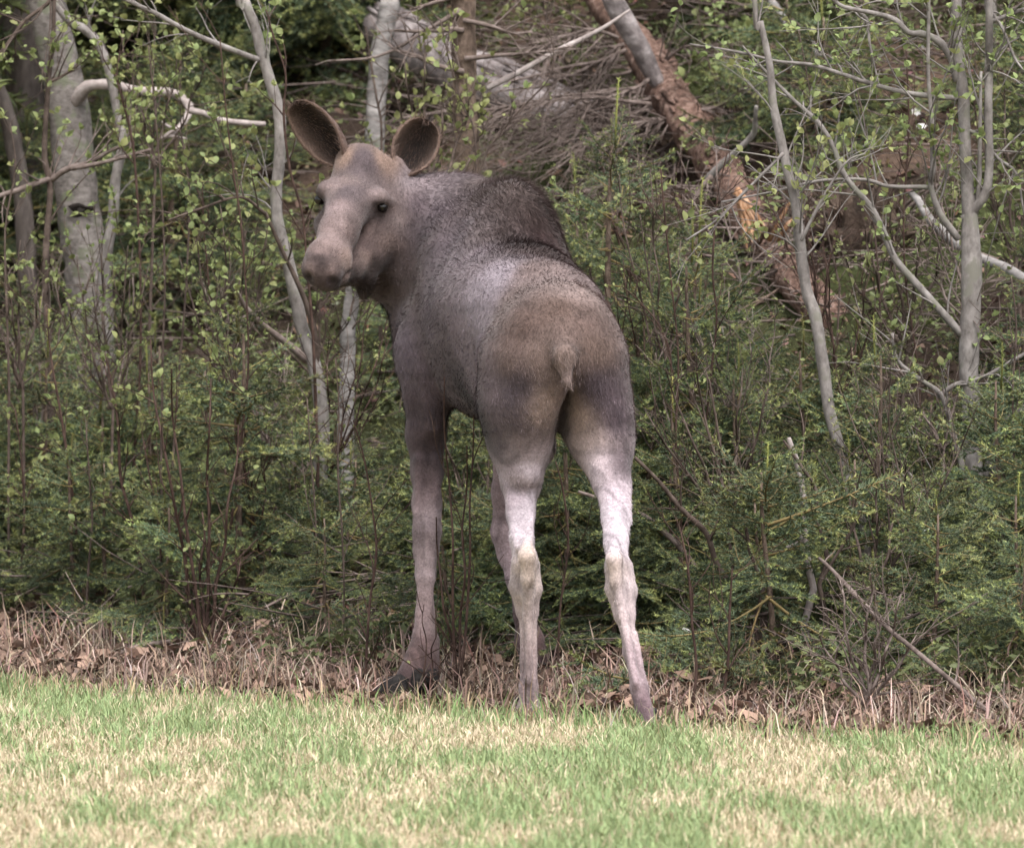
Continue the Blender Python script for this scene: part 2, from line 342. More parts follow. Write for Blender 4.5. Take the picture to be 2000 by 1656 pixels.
B_soil = bark('root_soil', (0.025, 0.017, 0.012), (0.07, 0.048, 0.036), (0.13, 0.095, 0.07), scale=(18, 18, 18), bump=1.0, bscale=3.0)
M_needle = leafmat('spruce_needles', (0.182, 0.208, 0.117), vary=0.5, trans=0.0, hue=0.018, rough=0.55, spec=0.25)
M_leaf = leafmat('spring_leaf', (0.28, 0.315, 0.13), vary=0.28, trans=0.4, hue=0.025)

# ------------------------------------------------------------------ young spruces: a trunk and separate boughs
def needle_twig(mb, pts, dens, nl, tipc, fresh=0.3):
    """needles all round a shoot"""
    pts = np.asarray(pts); seg = np.linalg.norm(np.diff(pts, axis=0), axis=1); L = seg.sum(); n = max(4, int(L * dens))
    cs = np.concatenate([[0], np.cumsum(seg)]) / L
    u = np.sort(rng.random(n)); p = np.stack([np.interp(u, cs, pts[:, k]) for k in range(3)], -1)
    tan = unit(np.stack([np.interp(u, cs, np.gradient(pts, axis=0)[:, k]) for k in range(3)], -1))
    rnd = rng.normal(size=(n, 3)); rnd[:, 2] *= 0.7; rnd = unit(rnd - tan * (rnd * tan).sum(1, keepdims=True))
    ang = rng.uniform(0.6, 1.15, n)[:, None]
    d = np.cos(ang) * tan + np.sin(ang) * rnd; d[:, 2] += 0.12
    ln = nl * rng.uniform(0.7, 1.2, n)[:, None]; sd = unit(np.cross(d, rng.normal(size=(n, 3)))) * 0.0019
    v = np.stack([p - sd, p + sd, p + d * ln], 1).reshape(-1, 3)
    base = np.array((0.56, 0.66, 0.68)); f = np.clip((u - (1 - fresh)) / fresh, 0, 1)[:, None]
    c = (base * (1 - f) + np.asarray(tipc) * f) * rng.uniform(0.7, 1.25, (n, 1))
    mb.add(v, np.arange(n * 3).reshape(-1, 3), None, np.repeat(c, 3, axis=0))
def bough(L, seed, droop, dens=560):
    mb = MB(); wood = MB()
    K = 9; t = np.linspace(0, 1, K)
    axis = np.stack([t * L, 0.04 * L * np.sin(t * 4 + seed), -droop * L * np.sin(t * np.pi * 0.8) + 0.10 * L * t ** 3], -1)
    tube(mb, axis, np.linspace(0.0052, 0.0015, K) * (L / 0.5) ** 0.5, 4, (1.1, 0.75, 0.55), cap=False)
    needle_twig(mb, axis[2:], dens, 0.018, (1.5, 1.45, 0.9))
    nt_ = int(5 + L * 21)
    for i in range(nt_):
        u = 0.12 + 0.84 * (i + rng.random() * 0.6) / nt_; s = 1 if i % 2 else -1
        b0 = np.array([np.interp(u, t, axis[:, k]) for k in range(3)])
        l2 = L * (0.52 * (1 - u) + 0.08) * rng.uniform(0.65, 1.15) * (0.6 + 0.4 * min(1, u * 4))
        an = rng.uniform(0.7, 1.05); d = np.array((math.cos(an), s * math.sin(an), rng.uniform(-0.55, 0.05)))
        tt = np.linspace(0, 1, 5)[:, None]
        tw = b0 + d * l2 * tt + np.array((0.12, 0, -0.10)) * l2 * tt ** 2
        tube(mb, tw, np.linspace(0.0022, 0.001, 5), 3, (1.1, 0.8, 0.6), cap=False)
        needle_twig(mb, tw, dens, 0.017, (1.6, 1.55, 0.95), fresh=0.35)
        if l2 > 0.09:
            for j in range(int(l2 / 0.035)):
                w_ = rng.uniform(0.2, 0.85); c0 = b0 + d * l2 * w_ + np.array((0.12, 0, -0.10)) * l2 * w_ ** 2
                s2 = 1 if j % 2 else -1; a2 = math.atan2(d[1], d[0]) + s2 * rng.uniform(0.6, 1.0); l3 = l2 * (0.5 * (1 - w_) + 0.1)
                e = c0 + np.array((math.cos(a2), math.sin(a2), -0.15)) * l3
                needle_twig(mb, np.array([c0, (c0 + e) / 2, e]), dens, 0.016, (1.6, 1.55, 0.95), fresh=0.4)
    return mb.mesh('bough', M_needle, smooth=False)
BOUGH_L = [bough(0.55, 1.0, 0.14), bough(0.58, 2.2, 0.22), bough(0.50, 3.1, 0.06), bough(0.55, 4.5, 0.30), bough(0.6, 5.5, 0.18)]
BOUGH_S = [bough(0.27, 1.5, 0.02, 520), bough(0.25, 2.7, 0.08, 520), bough(0.30, 3.9, -0.04, 520)]
def leader(h):
    mb = MB(); p = np.array([(0, 0, 0), (0.004, 0, h / 2), (0, 0.003, h)]); tube(mb, p, (0.004, 0.003, 0.0015), 4, (1.1, 0.9, 0.5)); needle_twig(mb, p, 620, 0.014, (1.5, 1.4, 0.7), 0.9)
    return mb.mesh('leader', M_needle, smooth=False)
LEAD = leader(0.22)
def spruce_trunk(h):
    mb = MB(); K = 8; t = np.linspace(0, 1, K)
    tube(mb, np.stack([0.015 * np.sin(t * 5), 0.012 * np.sin(t * 4 + 1), t * h - 0.06], -1), 0.012 * h * (1 - t) ** 0.8 + 0.0035, 7, None)
    return mb.mesh('trunk', B_spruce)
TRUNKS = {h: spruce_trunk(h) for h in (0.6, 0.9, 1.2, 1.6, 2.0, 2.6)}
def spruce(x, y, h, label, group=None, seed=0, spread=1.0, bare=0.0, name='young_spruce'):
    rs = random.Random(seed); hk = min(TRUNKS, key=lambda k: abs(k - h)); s = h / hk
    z = float(gz(x, y)) 
    o = thing(name, label, 'spruce', (x, y, z), group); o.rotation_euler = (rs.uniform(-.05, .05), rs.uniform(-.05, .05), rs.uniform(0, 6.28)); o.scale = (s, s, s)
    link('trunk', TRUNKS[hk], o)
    zz = 0.10 + bare * hk; wh = 0
    reach = (0.20 + 0.24 * hk) * spread
    while zz < hk - 0.05:
        f = zz / hk; r = reach * (1 - f) ** 0.75 * (0.75 + 0.25 * min(1, f * 5)) + 0.05
        nb = 5 if f < 0.8 else 4; a0 = rs.uniform(0, 6.28)
        for k in range(nb):
            big = r > 0.30; pool = BOUGH_L if big else BOUGH_S; L0 = 0.54 if big else 0.27
            b_ = link('bough', rs.choice(pool), o, (0, 0, zz + rs.uniform(-.03, .03)))
            sc = r / L0 * rs.uniform(0.75, 1.2); b_.scale = (sc, sc * rs.uniform(0.85, 1.15), sc)
            elev = -0.12 + 0.75 * f ** 1.5 + rs.uniform(-.28, .25)
            b_.rotation_euler = (rs.uniform(-.55, .55), -elev, a0 + k * 6.283 / nb + rs.uniform(-.3, .3))
        wh += 1; zz += (0.105 if hk > 1 else 0.085) * rs.uniform(0.8, 1.3)
    ld = link('leader', LEAD, o, (0, 0, hk - 0.09)); ld.scale = (1, 1, min(1.0, hk / 1.2))
    return o

# ------------------------------------------------------------------ leafy saplings and shrubs
def leaf_mesh():
    t = np.linspace(0, 1, 5); w = np.array((0.03, 0.30, 0.36, 0.24, 0.0)); v = []
    for k in range(5):
        z = 0.10 * math.sin(t[k] * 3); 
        v += [(t[k], -w[k], z + 0.10 * w[k] / 0.36), (t[k], 0, z), (t[k], w[k], z + 0.10 * w[k] / 0.36)]
    q = []
    for k in range(4): q += [(3 * k, 3 * k + 1, 3 * k + 4, 3 * k + 3), (3 * k + 1, 3 * k + 2, 3 * k + 5, 3 * k + 4)]
    return np.array(v), np.array(q)
LV, LQ = leaf_mesh()
LEAF = new_mesh('leaf', LV, quads=LQ, mat=M_leaf, smooth=True); set_col(LEAF, np.ones((15, 3)))
def basis(d, rs):
    d = unit(d); a = unit(np.cross(d, unit(np.array((rs.gauss(0, .5), rs.gauss(0, .5), 1.0))) )); n = np.cross(d, a) 
    return d, a, -n
class Sapling:
    """thing > stem, branch ..., leaf ...; paths are lists of (px, py, depth, radius_px)"""
    def __init__(s, name, label, cat, path, mat, group=None, seed=0, wob=0.0, foot=True, sides=8):
        s.rs = random.Random(seed); s.np = np.random.default_rng(seed + 100); s.mat = mat; s.leaves = []; s.nleaf = 0
        pts, rad = s.path(path)
        if foot:                                   # carry the stem down to the ground it grows from
            x, y = pts[-1][:2]; dz = pts[-1][2] - float(gz(x, y))
            if dz > 0.03:
                ext = np.array([[x + 0.03 * s.rs.uniform(-1, 1), y, pts[-1][2] - dz * 0.5], [x, y, pts[-1][2] - dz - 0.06]])
                pts = np.vstack([pts, ext]); rad = np.concatenate([rad, [rad[-1] * 1.08, rad[-1] * 1.3]])
        s.base = pts[-1].copy(); s.root = thing(name, label, cat, s.base, group)
        s.part('stem' if cat != 'tree' else 'trunk', pts, rad, mat, sides)
        s.main = (pts, rad)
    def path(s, path):
        w = np.array([P(p[0], p[1], p[2]) for p in path]); r = np.array([p[3] * PX(p[2]) for p in path])
        k = 4; wp = catmull(w, k); rp = np.interp(np.linspace(0, len(r) - 1, len(wp)), np.arange(len(r)), r)
        return wp, rp
    def part(s, name, pts, rad, mat, sides=6, twigs=None):
        mb = MB(); tube(mb, pts, rad, sides, None, rough=0.05)
        for tp, tr in (twigs or []): tube(mb, tp, tr, 4, None, cap=False)
        return link(name, mb.mesh(name, mat, s.base), s.root)
    def twigs(s, pts, rad, n, L=(0.08, 0.3), leaf=0.0, size=0.03, up=0.25, sub=True, spread=(0.5, 1.1), t0=0.05, t1=1.0):
        out = []
        for _ in range(n):
            u = s.rs.uniform(t0, t1) * (len(pts) - 1); i = min(int(u), len(pts) - 2); p = pts[i] * (1 - (u - i)) + pts[i + 1] * (u - i)
            tg = unit(pts[i] - pts[i + 1])        # paths run tip -> foot
            r0 = min(float(rad[i]) * 0.6, 0.004)
            a = s.rs.uniform(*spread); ax = unit(np.cross(tg, s.np.normal(size=3)))
            d = unit(math.cos(a) * tg + math.sin(a) * ax + np.array((0, 0, up)))
            l = s.rs.uniform(*L); c = s.np.normal(0, 0.22, 3); c2 = s.np.normal(0, 0.18, 3)
            tt = np.linspace(0, 1, 6)[:, None]; tw = p + d * l * tt + c * l * tt ** 2 + c2 * l * np.sin(tt * 5) * 0.12
            out.append((tw, np.linspace(max(r0, 0.0018), 0.0010, 6))); s.leafup(tw, leaf, size)
            if sub and l > 0.12:
                for _k in range(s.rs.randint(1, 3)):
                    j = s.rs.uniform(1, 4.6); ji = int(j); q0 = tw[ji] * (1 - j + ji) + tw[ji + 1] * (j - ji)
                    d2 = unit(unit(tw[ji + 1] - tw[ji]) + s.np.normal(0, 0.55, 3) + np.array((0, 0, up))); l2 = l * s.rs.uniform(0.25, 0.6)
                    t2 = q0 + d2 * l2 * tt[:5] / 0.8 + s.np.normal(0, 0.15, 3) * l2 * tt[:5] ** 2
                    out.append((t2, np.linspace(0.0013, 0.0008, 5))); s.leafup(t2, leaf, size * 0.85)
        return out
    def leafup(s, tw, dens, size):
        if dens <= 0: return
        L = np.linalg.norm(tw[-1] - tw[0]); n = s.np.poisson(dens * L / 0.1)
        spots = [1.0] + [s.rs.uniform(0.25, 0.95) for _ in range(n)]
        if s.rs.random() > dens: spots = spots[1:]
        for u in spots:
            i = min(int(u * (len(tw) - 1)), len(tw) - 2); p = tw[i] + (tw[i + 1] - tw[i]) * (u * (len(tw) - 1) - i)
            for _ in range(s.rs.randint(2, 4) if u == 1.0 else s.rs.randint(1, 2)):
                d = unit(unit(tw[i + 1] - tw[i]) * 0.6 + s.np.normal(0, 0.6, 3) + np.array((0, 0, 0.3)))
                s.leaves.append((p, d, size * s.rs.uniform(0.55, 1.25)))
    def branch(s, path, mat=None, n=0, **kw):
        pts, rad = s.path(path) if not isinstance(path, tuple) else path
        return s.part('branch', pts, rad, mat or s.mat, 6, s.twigs(pts, rad, n, **kw))
    def stem_twigs(s, n, **kw):
        """each twig off the main stem is a branch part of its own, bundled per side shoot"""
        pts, rad = s.main
        tw = s.twigs(pts, rad, n, **kw)
        if tw:
            mb = MB()
            for tp, tr in tw: tube(mb, tp, tr, 4, None, cap=False)
            o = link('twigs', mb.mesh('twigs', s.mat, s.base), s.root); tag(o, None, None, None, 'stuff')
    def finish(s, single=90):
        lv = s.leaves; s.rs.shuffle(lv); lv.sort(key=lambda a: -a[2])
        for p, d, sz in lv[:single]:
            o = link('leaf', LEAF, s.root, tuple(p - s.base)); a, b, c = basis(d, s.rs)
            m = Matrix(((a[0], b[0], c[0]), (a[1], b[1], c[1]), (a[2], b[2], c[2]))); o.rotation_euler = m.to_euler(); o.scale = (sz,) * 3
        if len(lv) > single:
            mb = MB()
            for p, d, sz in lv[single:]:
                a, b, c = basis(d, s.rs); mb.add(p + sz * (LV[:, :1] * a + LV[:, 1:2] * b + LV[:, 2:] * c), None, LQ, np.full(3, s.rs.uniform(0.75, 1.2)))
            o = link('small_leaves', mb.mesh('small_leaves', M_leaf, s.base), s.root); tag(o, None, None, None, 'stuff')
        return s.root
# ------------------------------------------------------------------ standing trunks
def pth(s, d, dd=0.0):
    """'x y r; x y r' traced tip to foot -> path at depth d (drifting by dd)"""
    rows = [[float(k) for k in a.split()] for a in s.split(';')]
    n = max(1, len(rows) - 1)
    return [(r[0], r[1], d + dd * i / n, r[2]) for i, r in enumerate(rows)]
aspen = Sapling('aspen_tree', 'thick grey aspen trunk with a dark knot hole and a snapped pale branch', 'tree',
    pth('20 -2600 18;50 -1200 24;70 -500 31;84 -100 34;90 0 35;128 181 39;147 362 42;162 471 43;174 560 45;180 800 50', 31.0), B_aspen, seed=1, sides=20)
br = pth('325 268 5;338 258 6;350 250 6;362 234 7;370 217 9;366 203 9;352 190 9;330 181 10;270 178 10;225 168 11;180 166 11;160 180 14;146 200 14', 30.6, 0.35)
o = aspen.branch(br, B_peel); o.name = 'broken_branch'
aspen.branch(pth('518 243 5;480 241 6;430 235 6;400 222 6;368 216 7', 30.5, 0.1), B_peel)
aspen.branch(pth('312 272 2;325 265 4;340 255 5', 30.55), B_peel); aspen.branch(pth('365 272 2;348 268 3;330 266 4', 30.55), B_peel); aspen.branch(pth('316 238 2;330 248 3;345 254 4', 30.55), B_peel)
mbk = MB(); kc = P(160, 410, 31.0); kc = kc + np.array((0, -45 * PX(31), 0))
th = np.linspace(0, 2 * np.pi, 14, endpoint=False); rr = 1 + 0.25 * np.sin(th * 3 + 1) + 0.15 * np.sin(th * 5)
rim = kc + np.stack([np.cos(th) * 0.046 * rr, np.full(14, 0.006) , np.sin(th) * 0.025 * rr], -1); inn = kc + np.stack([np.cos(th) * 0.03 * rr, np.full(14, -0.012), np.sin(th) * 0.015 * rr], -1)
mbk.add(np.vstack([rim, inn, kc + (0, 0.03, 0)]), [[14 + i, 14 + (i + 1) % 14, 28] for i in range(14)], [[i, (i + 1) % 14, 14 + (i + 1) % 14, 14 + i] for i in range(14)], (0.12, 0.1, 0.09))
tag(link('knot_hole', mbk.mesh('knot_hole', B_dark, aspen.base), aspen.root), 'dark ragged knot hole')
aspen.finish()
def trunk(label, path, d, mat, seed, name='tree', cat='tree', twig=0, dd=0.0, leaf=0.0, sides=14, group=None, **kw):
    t = Sapling(name, label, cat, pth(path, d, dd), mat, group, seed=seed, sides=sides)
    if twig: t.stem_twigs(twig, leaf=leaf, **kw)
    return t
trunk('dark rough trunk close behind the thick aspen with the knot hole', '10 -2400 22;20 -600 32;28 -50 37;42 100 38;58 300 38;68 560 40;70 760 44', 33.0, B_dark, 2).finish()
trunk('slender dark grey trunk leaning against the thick aspen\'s foot', '-60 60 12;5 195 15;28 290 17;45 400 18;55 560 20;60 760 22', 32.0, B_dark, 3).finish()
trunk('pale grey trunk far behind the snapped aspen branch', '345 -1500 14;350 0 15;354 120 16;356 330 18;358 560 20', 36.0, B_aspen, 4).finish()
trunk('wide pale trunk far behind the snapped aspen branch\'s tip', '425 -1500 17;424 0 19;422 165 20;420 330 21;418 600 22', 36.5, B_aspen, 5).finish()
trunk('blurred grey trunk between the aspen and the far pale trunks', '180 -1500 22;188 -20 28;196 130 29;205 400 32;210 700 33', 35.0, B_aspen, 6).finish()
t = trunk('slim kinked grey stem rising from beside the thick aspen\'s foot', '60 -60 7;130 36 8;165 58 9;195 90 9;215 150 8;232 240 8;240 275 9;226 350 10;221 420 11;210 480 12;203 560 12;200 700 13', 30.4, B_stem, 7, name='sapling', cat='sapling', twig=8, leaf=0.4); t.finish(30)
t = trunk('slim curving pale grey sapling trunk beside the moose\'s muzzle', '440 -900 5;465 -60 8;478 0 9;497 50 10;510 100 11;525 150 11;545 220 12;547 290 12;540 370 11;542 430 11;560 500 12;575 570 13;590 640 13;610 700 14;625 770 14;630 850 15', 28.3, B_stem, 8, name='sapling', cat='sapling', twig=10, leaf=0.5, L=(0.1, 0.35), t0=0.05, t1=0.6)
t.branch(pth('215 -20 3;245 0 4;300 25 5;360 58 5;420 85 6;490 112 6;508 118 6', 28.1, 0.2), n=7, leaf=0.7, L=(0.06, 0.2))
t.branch(pth('518 415 3;551 489 4;587 565 5;612 640 6;620 720 6', 28.15, 0.15), B_twig, n=6, leaf=0.7); t.branch(pth('330 430 2;400 405 3;470 385 3;518 418 4', 28.0, 0.15), B_twig, n=9, leaf=0.9)
t.branch(pth('462 566 3;480 600 5;520 640 6;560 670 7;600 705 8', 28.1, 0.2), B_dead); t.finish(70)
trunk('white-barked birch trunk standing behind the moose\'s ears', '790 -1600 12;766 -100 17;762 0 18;742 105 19;735 200 19;732 260 19;726 520 20', 32.0, B_birch, 9, dd=-0.2).finish()
t = trunk('leaning pale birch trunk behind the moose\'s far ear', '800 -500 12;715 -60 18;688 7 20;652 130 20;617 215 21;560 420 22', 34.0, B_birch, 10); t.finish()
t = trunk('young pale birch stem with dark patches under the moose\'s chin', '700 480 12;690 560 14;680 640 15;678 720 15;676 800 16', 29.0, B_birch, 11, name='birch_stump', cat='tree'); t.finish()
t = trunk('straight brown spruce trunk with dead stubs behind the moose\'s hump', '905 -2200 14;905 -300 22;905 0 24;906 100 24;908 190 24;912 330 25;916 520 26', 29.9, B_spruce, 12, name='spruce_tree')
for a in ('640 120 2;740 110 3;830 62 4;900 20 5', '762 98 2;800 105 4;860 130 5;905 140 6', '1040 62 2;1000 66 3;950 50 5;905 40 5', '1120 90 2;1040 105 3;980 108 4;908 116 6', '800 20 2;850 5 4;905 -10 5', '770 60 2;820 62 4;880 58 5;905 60 6'):
    t.branch(pth(a, 29.85), B_dead, n=8, L=(0.05, 0.2))
t.finish()

# ------------------------------------------------------------------ multi-stemmed tree and tall saplings by the clearing
rt = Sapling('multi_stemmed_tree', 'smooth grey multi-stemmed tree with forking trunk and small new leaves', 'tree',
    pth('1862 -1800 5;1866 -300 9;1868 0 10;1870 110 11;1881 180 11;1885 290 12;1890 362 13;1894 435 16;1897 507 21;1897 598 20;1892 700 19;1897 800 18;1900 882 18;1907 959 18;1918 1062 17;1920 1140 17', 26.9), B_stem, seed=20, sides=14)
rb = lambda a, n, d=26.85, dd=0.05, **k: rt.branch(pth(a, d, dd), n=n, **k)
o = rb('1936 -1500 4;1932 0 8;1932 109 9;1930 217 9;1932 326 9;1923 380 10;1902 408 11;1885 430 12', 12, leaf=0.6, L=(0.1, 0.35)); o.name = 'stem'
o = rb('1930 860 9;1940 960 10;1955 1050 11;1966 1120 11', 0, d=27.1, dd=0.0); o.name = 'stem'
rb('1622 -5 4;1648 14 4;1709 27 5;1749 40 6;1775 64 6;1804 67 7;1836 83 8;1858 116 8;1870 158 9', 12, leaf=0.8)
rb('1716 165 2;1709 134 2;1699 87 3;1691 36 4;1660 16 4', 5, leaf=0.8)
rb('1810 -200 3;1814 0 4;1813 145 4;1820 235 5;1822 326 6;1818 362 6;1836 417 7;1872 467 8', 12, leaf=0.7, L=(0.1, 0.35))
rb('1347 87 2;1445 103 3;1517 120 3;1583 127 4;1644 145 4;1699 163 5;1753 178 5;1807 187 6;1870 192 6', 15, leaf=0.6, L=(0.06, 0.25))
rb('1409 395 2;1517 373 2;1590 355 3;1655 350 3;1699 353 4;1735 364 4;1807 366 5;1820 370 5', 10, leaf=0.5)
rb('1450 90 2;1496 141 3;1550 196 4;1597 239 5;1626 283 5;1644 333 6;1670 370 6;1702 406 6;1728 460 7;1749 507 7;1789 554 8;1829 598 8;1880 655 9', 16, leaf=0.5, L=(0.08, 0.3))
rb('1743 651 3;1753 703 4;1794 739 5;1836 769 6;1856 821 6;1871 882 7;1892 944 8', 9, leaf=0.4)
rb('2040 680 3;2000 692 4;1923 736 4;1871 749 5;1838 770 5', 8, leaf=0.6); rb('2030 790 8;2000 798 8;1959 831 8;1943 872 8;1923 934 9', 4, leaf=0.4)
rb('1774 923 3;1815 970 4;1851 1000 4;1912 1021 5', 6, leaf=0.3); rb('2040 1003 3;2000 1005 4;1948 1005 4;1912 1022 5', 4, leaf=0.3)
rb('1916 140 3;1914 250 4;1912 362 5;1905 420 6', 5, leaf=0.7); rb('2060 0 3;1990 22 4;1932 45 5', 6, leaf=0.8)
rb('2000 420 2;1985 340 3;1950 310 3;1920 270 4;1880 250 4', 8, leaf=0.9); rb('2020 160 2;1985 120 3;1960 60 3;1935 20 4', 7, leaf=1.0)
rt.finish(200)
t = trunk('tall grey sapling stem slanting across the broken spruce trunk', '1455 -700 3;1474 0 5;1485 43 6;1503 127 7;1510 203 8;1525 272 9;1539 337 9;1554 398 10;1564 489 11;1575 565 11;1594 626 12;1610 728 12;1620 805 12;1645 893 12;1666 980 11;1687 1036 11;1692 1110 11', 26.6, B_stem, 21, name='sapling', cat='sapling', twig=13, leaf=0.55, L=(0.08, 0.3), t0=0.05, t1=0.55)
t.branch(pth('1340 470 2;1400 430 2;1440 390 3;1500 330 3;1530 300 4', 26.5), n=8, leaf=0.8); t.branch(pth('1690 300 2;1650 320 2;1600 400 3;1565 470 4', 26.5), n=7, leaf=0.6); t.finish(90)
trunk('pale grey trunk on the slope behind the multi-stemmed tree', '1900 -1000 8;1935 30 12;1948 100 14;1963 181 15;1990 254 16;2012 330 16;2040 460 17', 31.5, B_aspen, 22).finish()
t = trunk('dark-barked stem with new leaves before the pale aspen trunk', '110 -500 3;106 0 4;100 100 5;96 145 5;90 230 5;87 308 6;98 362 6;94 430 6;91 470 7;88 540 7', 29.6, B_twig, 23, name='sapling', cat='sapling', twig=12, leaf=0.7)
t.branch(pth('262 278 3;215 295 4;175 318 5;130 331 6;100 352 6', 29.5, 0.1), B_dead, n=8, leaf=0.7); t.branch(pth('-60 395 5;0 382 5;40 370 6;80 355 6;98 350 6', 29.5, 0.1), B_dead, n=5, leaf=0.5)
t.branch(pth('295 292 3;250 305 4;200 318 4;140 330 5', 29.45), B_dead, n=6, leaf=0.8); t.branch(pth('-20 130 3;20 80 4;50 40 4;90 10 4;106 -10 4', 29.5), n=7, leaf=0.8); t.branch(pth('150 130 3;120 150 3;97 160 4', 29.5), n=5, leaf=0.9); t.finish(80)
# thin leafy stems threaded through the thicket (tip to foot)
THIN = [
 ('225 145 3;240 200 3;254 254 4;264 326 4;272 471 4;275 600 4;274 720 4', 29.0, B_red, 'reddish thin stem with new leaves under the snapped aspen branch', 16),
 ('350 250 2;362 308 3;370 400 3;362 580 3;350 720 4', 28.8, B_twig, 'dark thin leafy stem beneath the snapped aspen branch\'s broken tip', 14),
 ('520 20 2;533 69 3;558 145 3;554 225 4;566 330 4;590 417 4;600 520 4;612 660 5', 28.0, B_red, 'red-brown twiggy stem just behind the moose\'s far ear', 12),
 ('430 80 2;440 200 2;455 330 3;470 430 3;480 560 3;485 680 3;480 780 4;453 1010 4', 27.8, B_red, 'fine reddish stem with yellow-green leaves beside the curving pale sapling', 16),
 ('290 90 2;300 190 2;310 300 3;318 420 3;322 560 3;318 680 4', 28.6, B_twig, 'thin dark leafy stem left of the curving pale sapling', 14),
 ('20 240 2;30 330 3;10 450 3;14 620 4;18 760 4', 28.7, B_twig, 'thin leafy stem before the dark trunk and aspen foot', 12),
 ('395 350 2;398 440 2;405 520 3;412 620 3;418 720 3', 28.4, B_red, 'leafy red twig stem in the open gap under the pale trunks', 18),
 ('714 52 3;722 110 4;735 189 4;745 255 4;742 420 5', 30.6, B_twig, 'dark forked stem in front of the white birch trunk', 14),
 ('860 40 2;880 130 2;905 210 3;925 250 3;930 330 3;925 420 3', 29.0, B_twig, 'leafy dark stem crossing the brown spruce trunk above the hump', 18),
 ('1060 40 2;1080 90 2;1075 150 2;1030 200 3;985 250 3;950 300 3;925 380 4', 29.2, B_twig, 'thin dark branchy sapling rising beyond the moose\'s hump', 14),
 ('1420 300 2;1402 380 2;1395 460 3;1392 540 3;1400 620 3;1390 720 4;1380 820 4', 27.0, B_red, 'thin budding stem below the torn fallen trunk', 8),
 ('1290 330 2;1300 440 3;1312 560 3;1325 700 3;1320 860 4;1330 1010 4', 26.6, B_red, 'thin red budding stem beside the moose\'s rump', 12),
 ('1215 560 2;1250 590 2;1290 640 3;1310 700 3;1312 800 3', 26.8, B_red, 'small arching twig stem touching the moose\'s rump outline', 8),
 ('1410 640 3;1420 703 4;1430 769 5;1461 831 6;1458 880 6;1462 960 6', 27.4, B_stem, 'short pale forked stem in the spruces behind the moose\'s rump', 4),
 ('1240 893 4;1286 939 5;1332 995 6;1379 1041 7;1399 1098 7;1430 1139 7;1492 1172 8', 25.9, B_twig, 'long bent bare branch stem arching toward the moose\'s near hind leg', 8),
 ('1385 740 2;1399 821 3;1415 908 4;1445 975 4;1466 1077 5;1492 1144 5', 25.85, B_twig, 'slim crooked bare stem joining the long bent branch', 8),
 ('1530 860 3;1563 908 4;1594 959 5;1594 1011 5;1615 1088 6;1600 1140 6', 25.8, B_twig, 'dark crooked forked stem beside the pale snapped stick', 8),
 ('1690 980 3;1660 1040 4;1630 1090 4;1600 1140 5', 25.75, B_twig, 'dark leaning shoot crossing the pale snapped stick\'s foot', 5),
 ('1720 810 2;1725 900 3;1735 1000 3;1740 1100 3;1745 1230 3', 26.1, B_twig, 'thin upright budding stem between slanting sapling and grey tree', 8),
 ('1770 100 2;1775 250 3;1765 420 3;1770 560 3;1790 700 3;1800 850 4', 27.6, B_red, 'red-brown straight stem behind the grey tree\'s long leafy branches', 16),
 ('1640 30 2;1665 140 2;1690 250 3;1700 380 3;1715 520 3;1720 640 3', 28.0, B_twig, 'fine leafy stem above the dark root plate', 18),
 ('1560 60 2;1580 170 2;1600 300 2;1610 420 3;1640 560 3', 28.4, B_twig, 'fine leafy stem by the torn end of the fallen spruce', 16),
 ('1975 540 2;1985 640 3;1978 760 3;1980 900 3;1975 1050 3', 26.2, B_twig, 'thin twiggy stem close behind the grey multi-stemmed tree', 10),
 ('90 600 2;100 700 3;118 804 4;131 890 5;145 1003 6;150 1080 6;154 1160 7', 28.3, B_red, 'dark red upright stem over the dead grass below the aspen', 12),
 ('205 690 2;222 767 3;231 844 4;236 935 5;254 1003 5;272 1093 6;280 1160 6;290 1235 6', 28.0, B_red, 'long crooked dark red stem rising from the dead grass', 14),
 ('280 860 2;294 939 3;308 1003 3;317 1139 4;326 1262 4', 27.9, B_red, 'thin straight red stem next to the twiggy shrub clump', 10),
 ('168 840 2;176 950 3;180 1020 3;172 1120 4;168 1220 4', 28.1, B_twig, 'short brown budding stem in the dead grass', 10),
 ('30 800 2;42 900 3;48 1000 3;40 1120 4;36 1200 4', 28.5, B_red, 'thin leaning red twig stem before the dark spruces', 14),
 ('690 820 2;712 900 3;728 1000 3;735 1080 4;722 1180 4;715 1290 5;712 1385 5', 26.2, B_red, 'dark budding stem just left of the moose\'s foreleg', 12),
 ('655 700 2;662 800 2;660 920 3;668 1040 3;672 1160 3;668 1290 4', 26.9, B_twig, 'thin bare stem under the moose\'s throat', 10),
 ('600 780 2;606 880 2;615 990 3;618 1110 3;610 1240 3', 27.3, B_twig, 'fine bare stem below the moose\'s muzzle', 10),
 ('1085 900 2;1100 960 3;1110 1060 3;1095 1180 3;1090 1290 4;1093 1385 5', 26.0, B_red, 'thin red stem between the moose\'s hind legs', 8),
 ('1330 1040 2;1345 1120 3;1352 1220 3;1360 1300 4;1352 1385 4', 25.1, B_red, 'thin red stem beside the moose\'s right hind foot', 9),
 ('1430 1110 2;1425 1200 3;1422 1290 4;1412 1360 5', 25.2, B_red, 'dark short stem on the bare litter near the moose\'s heel', 6),
]
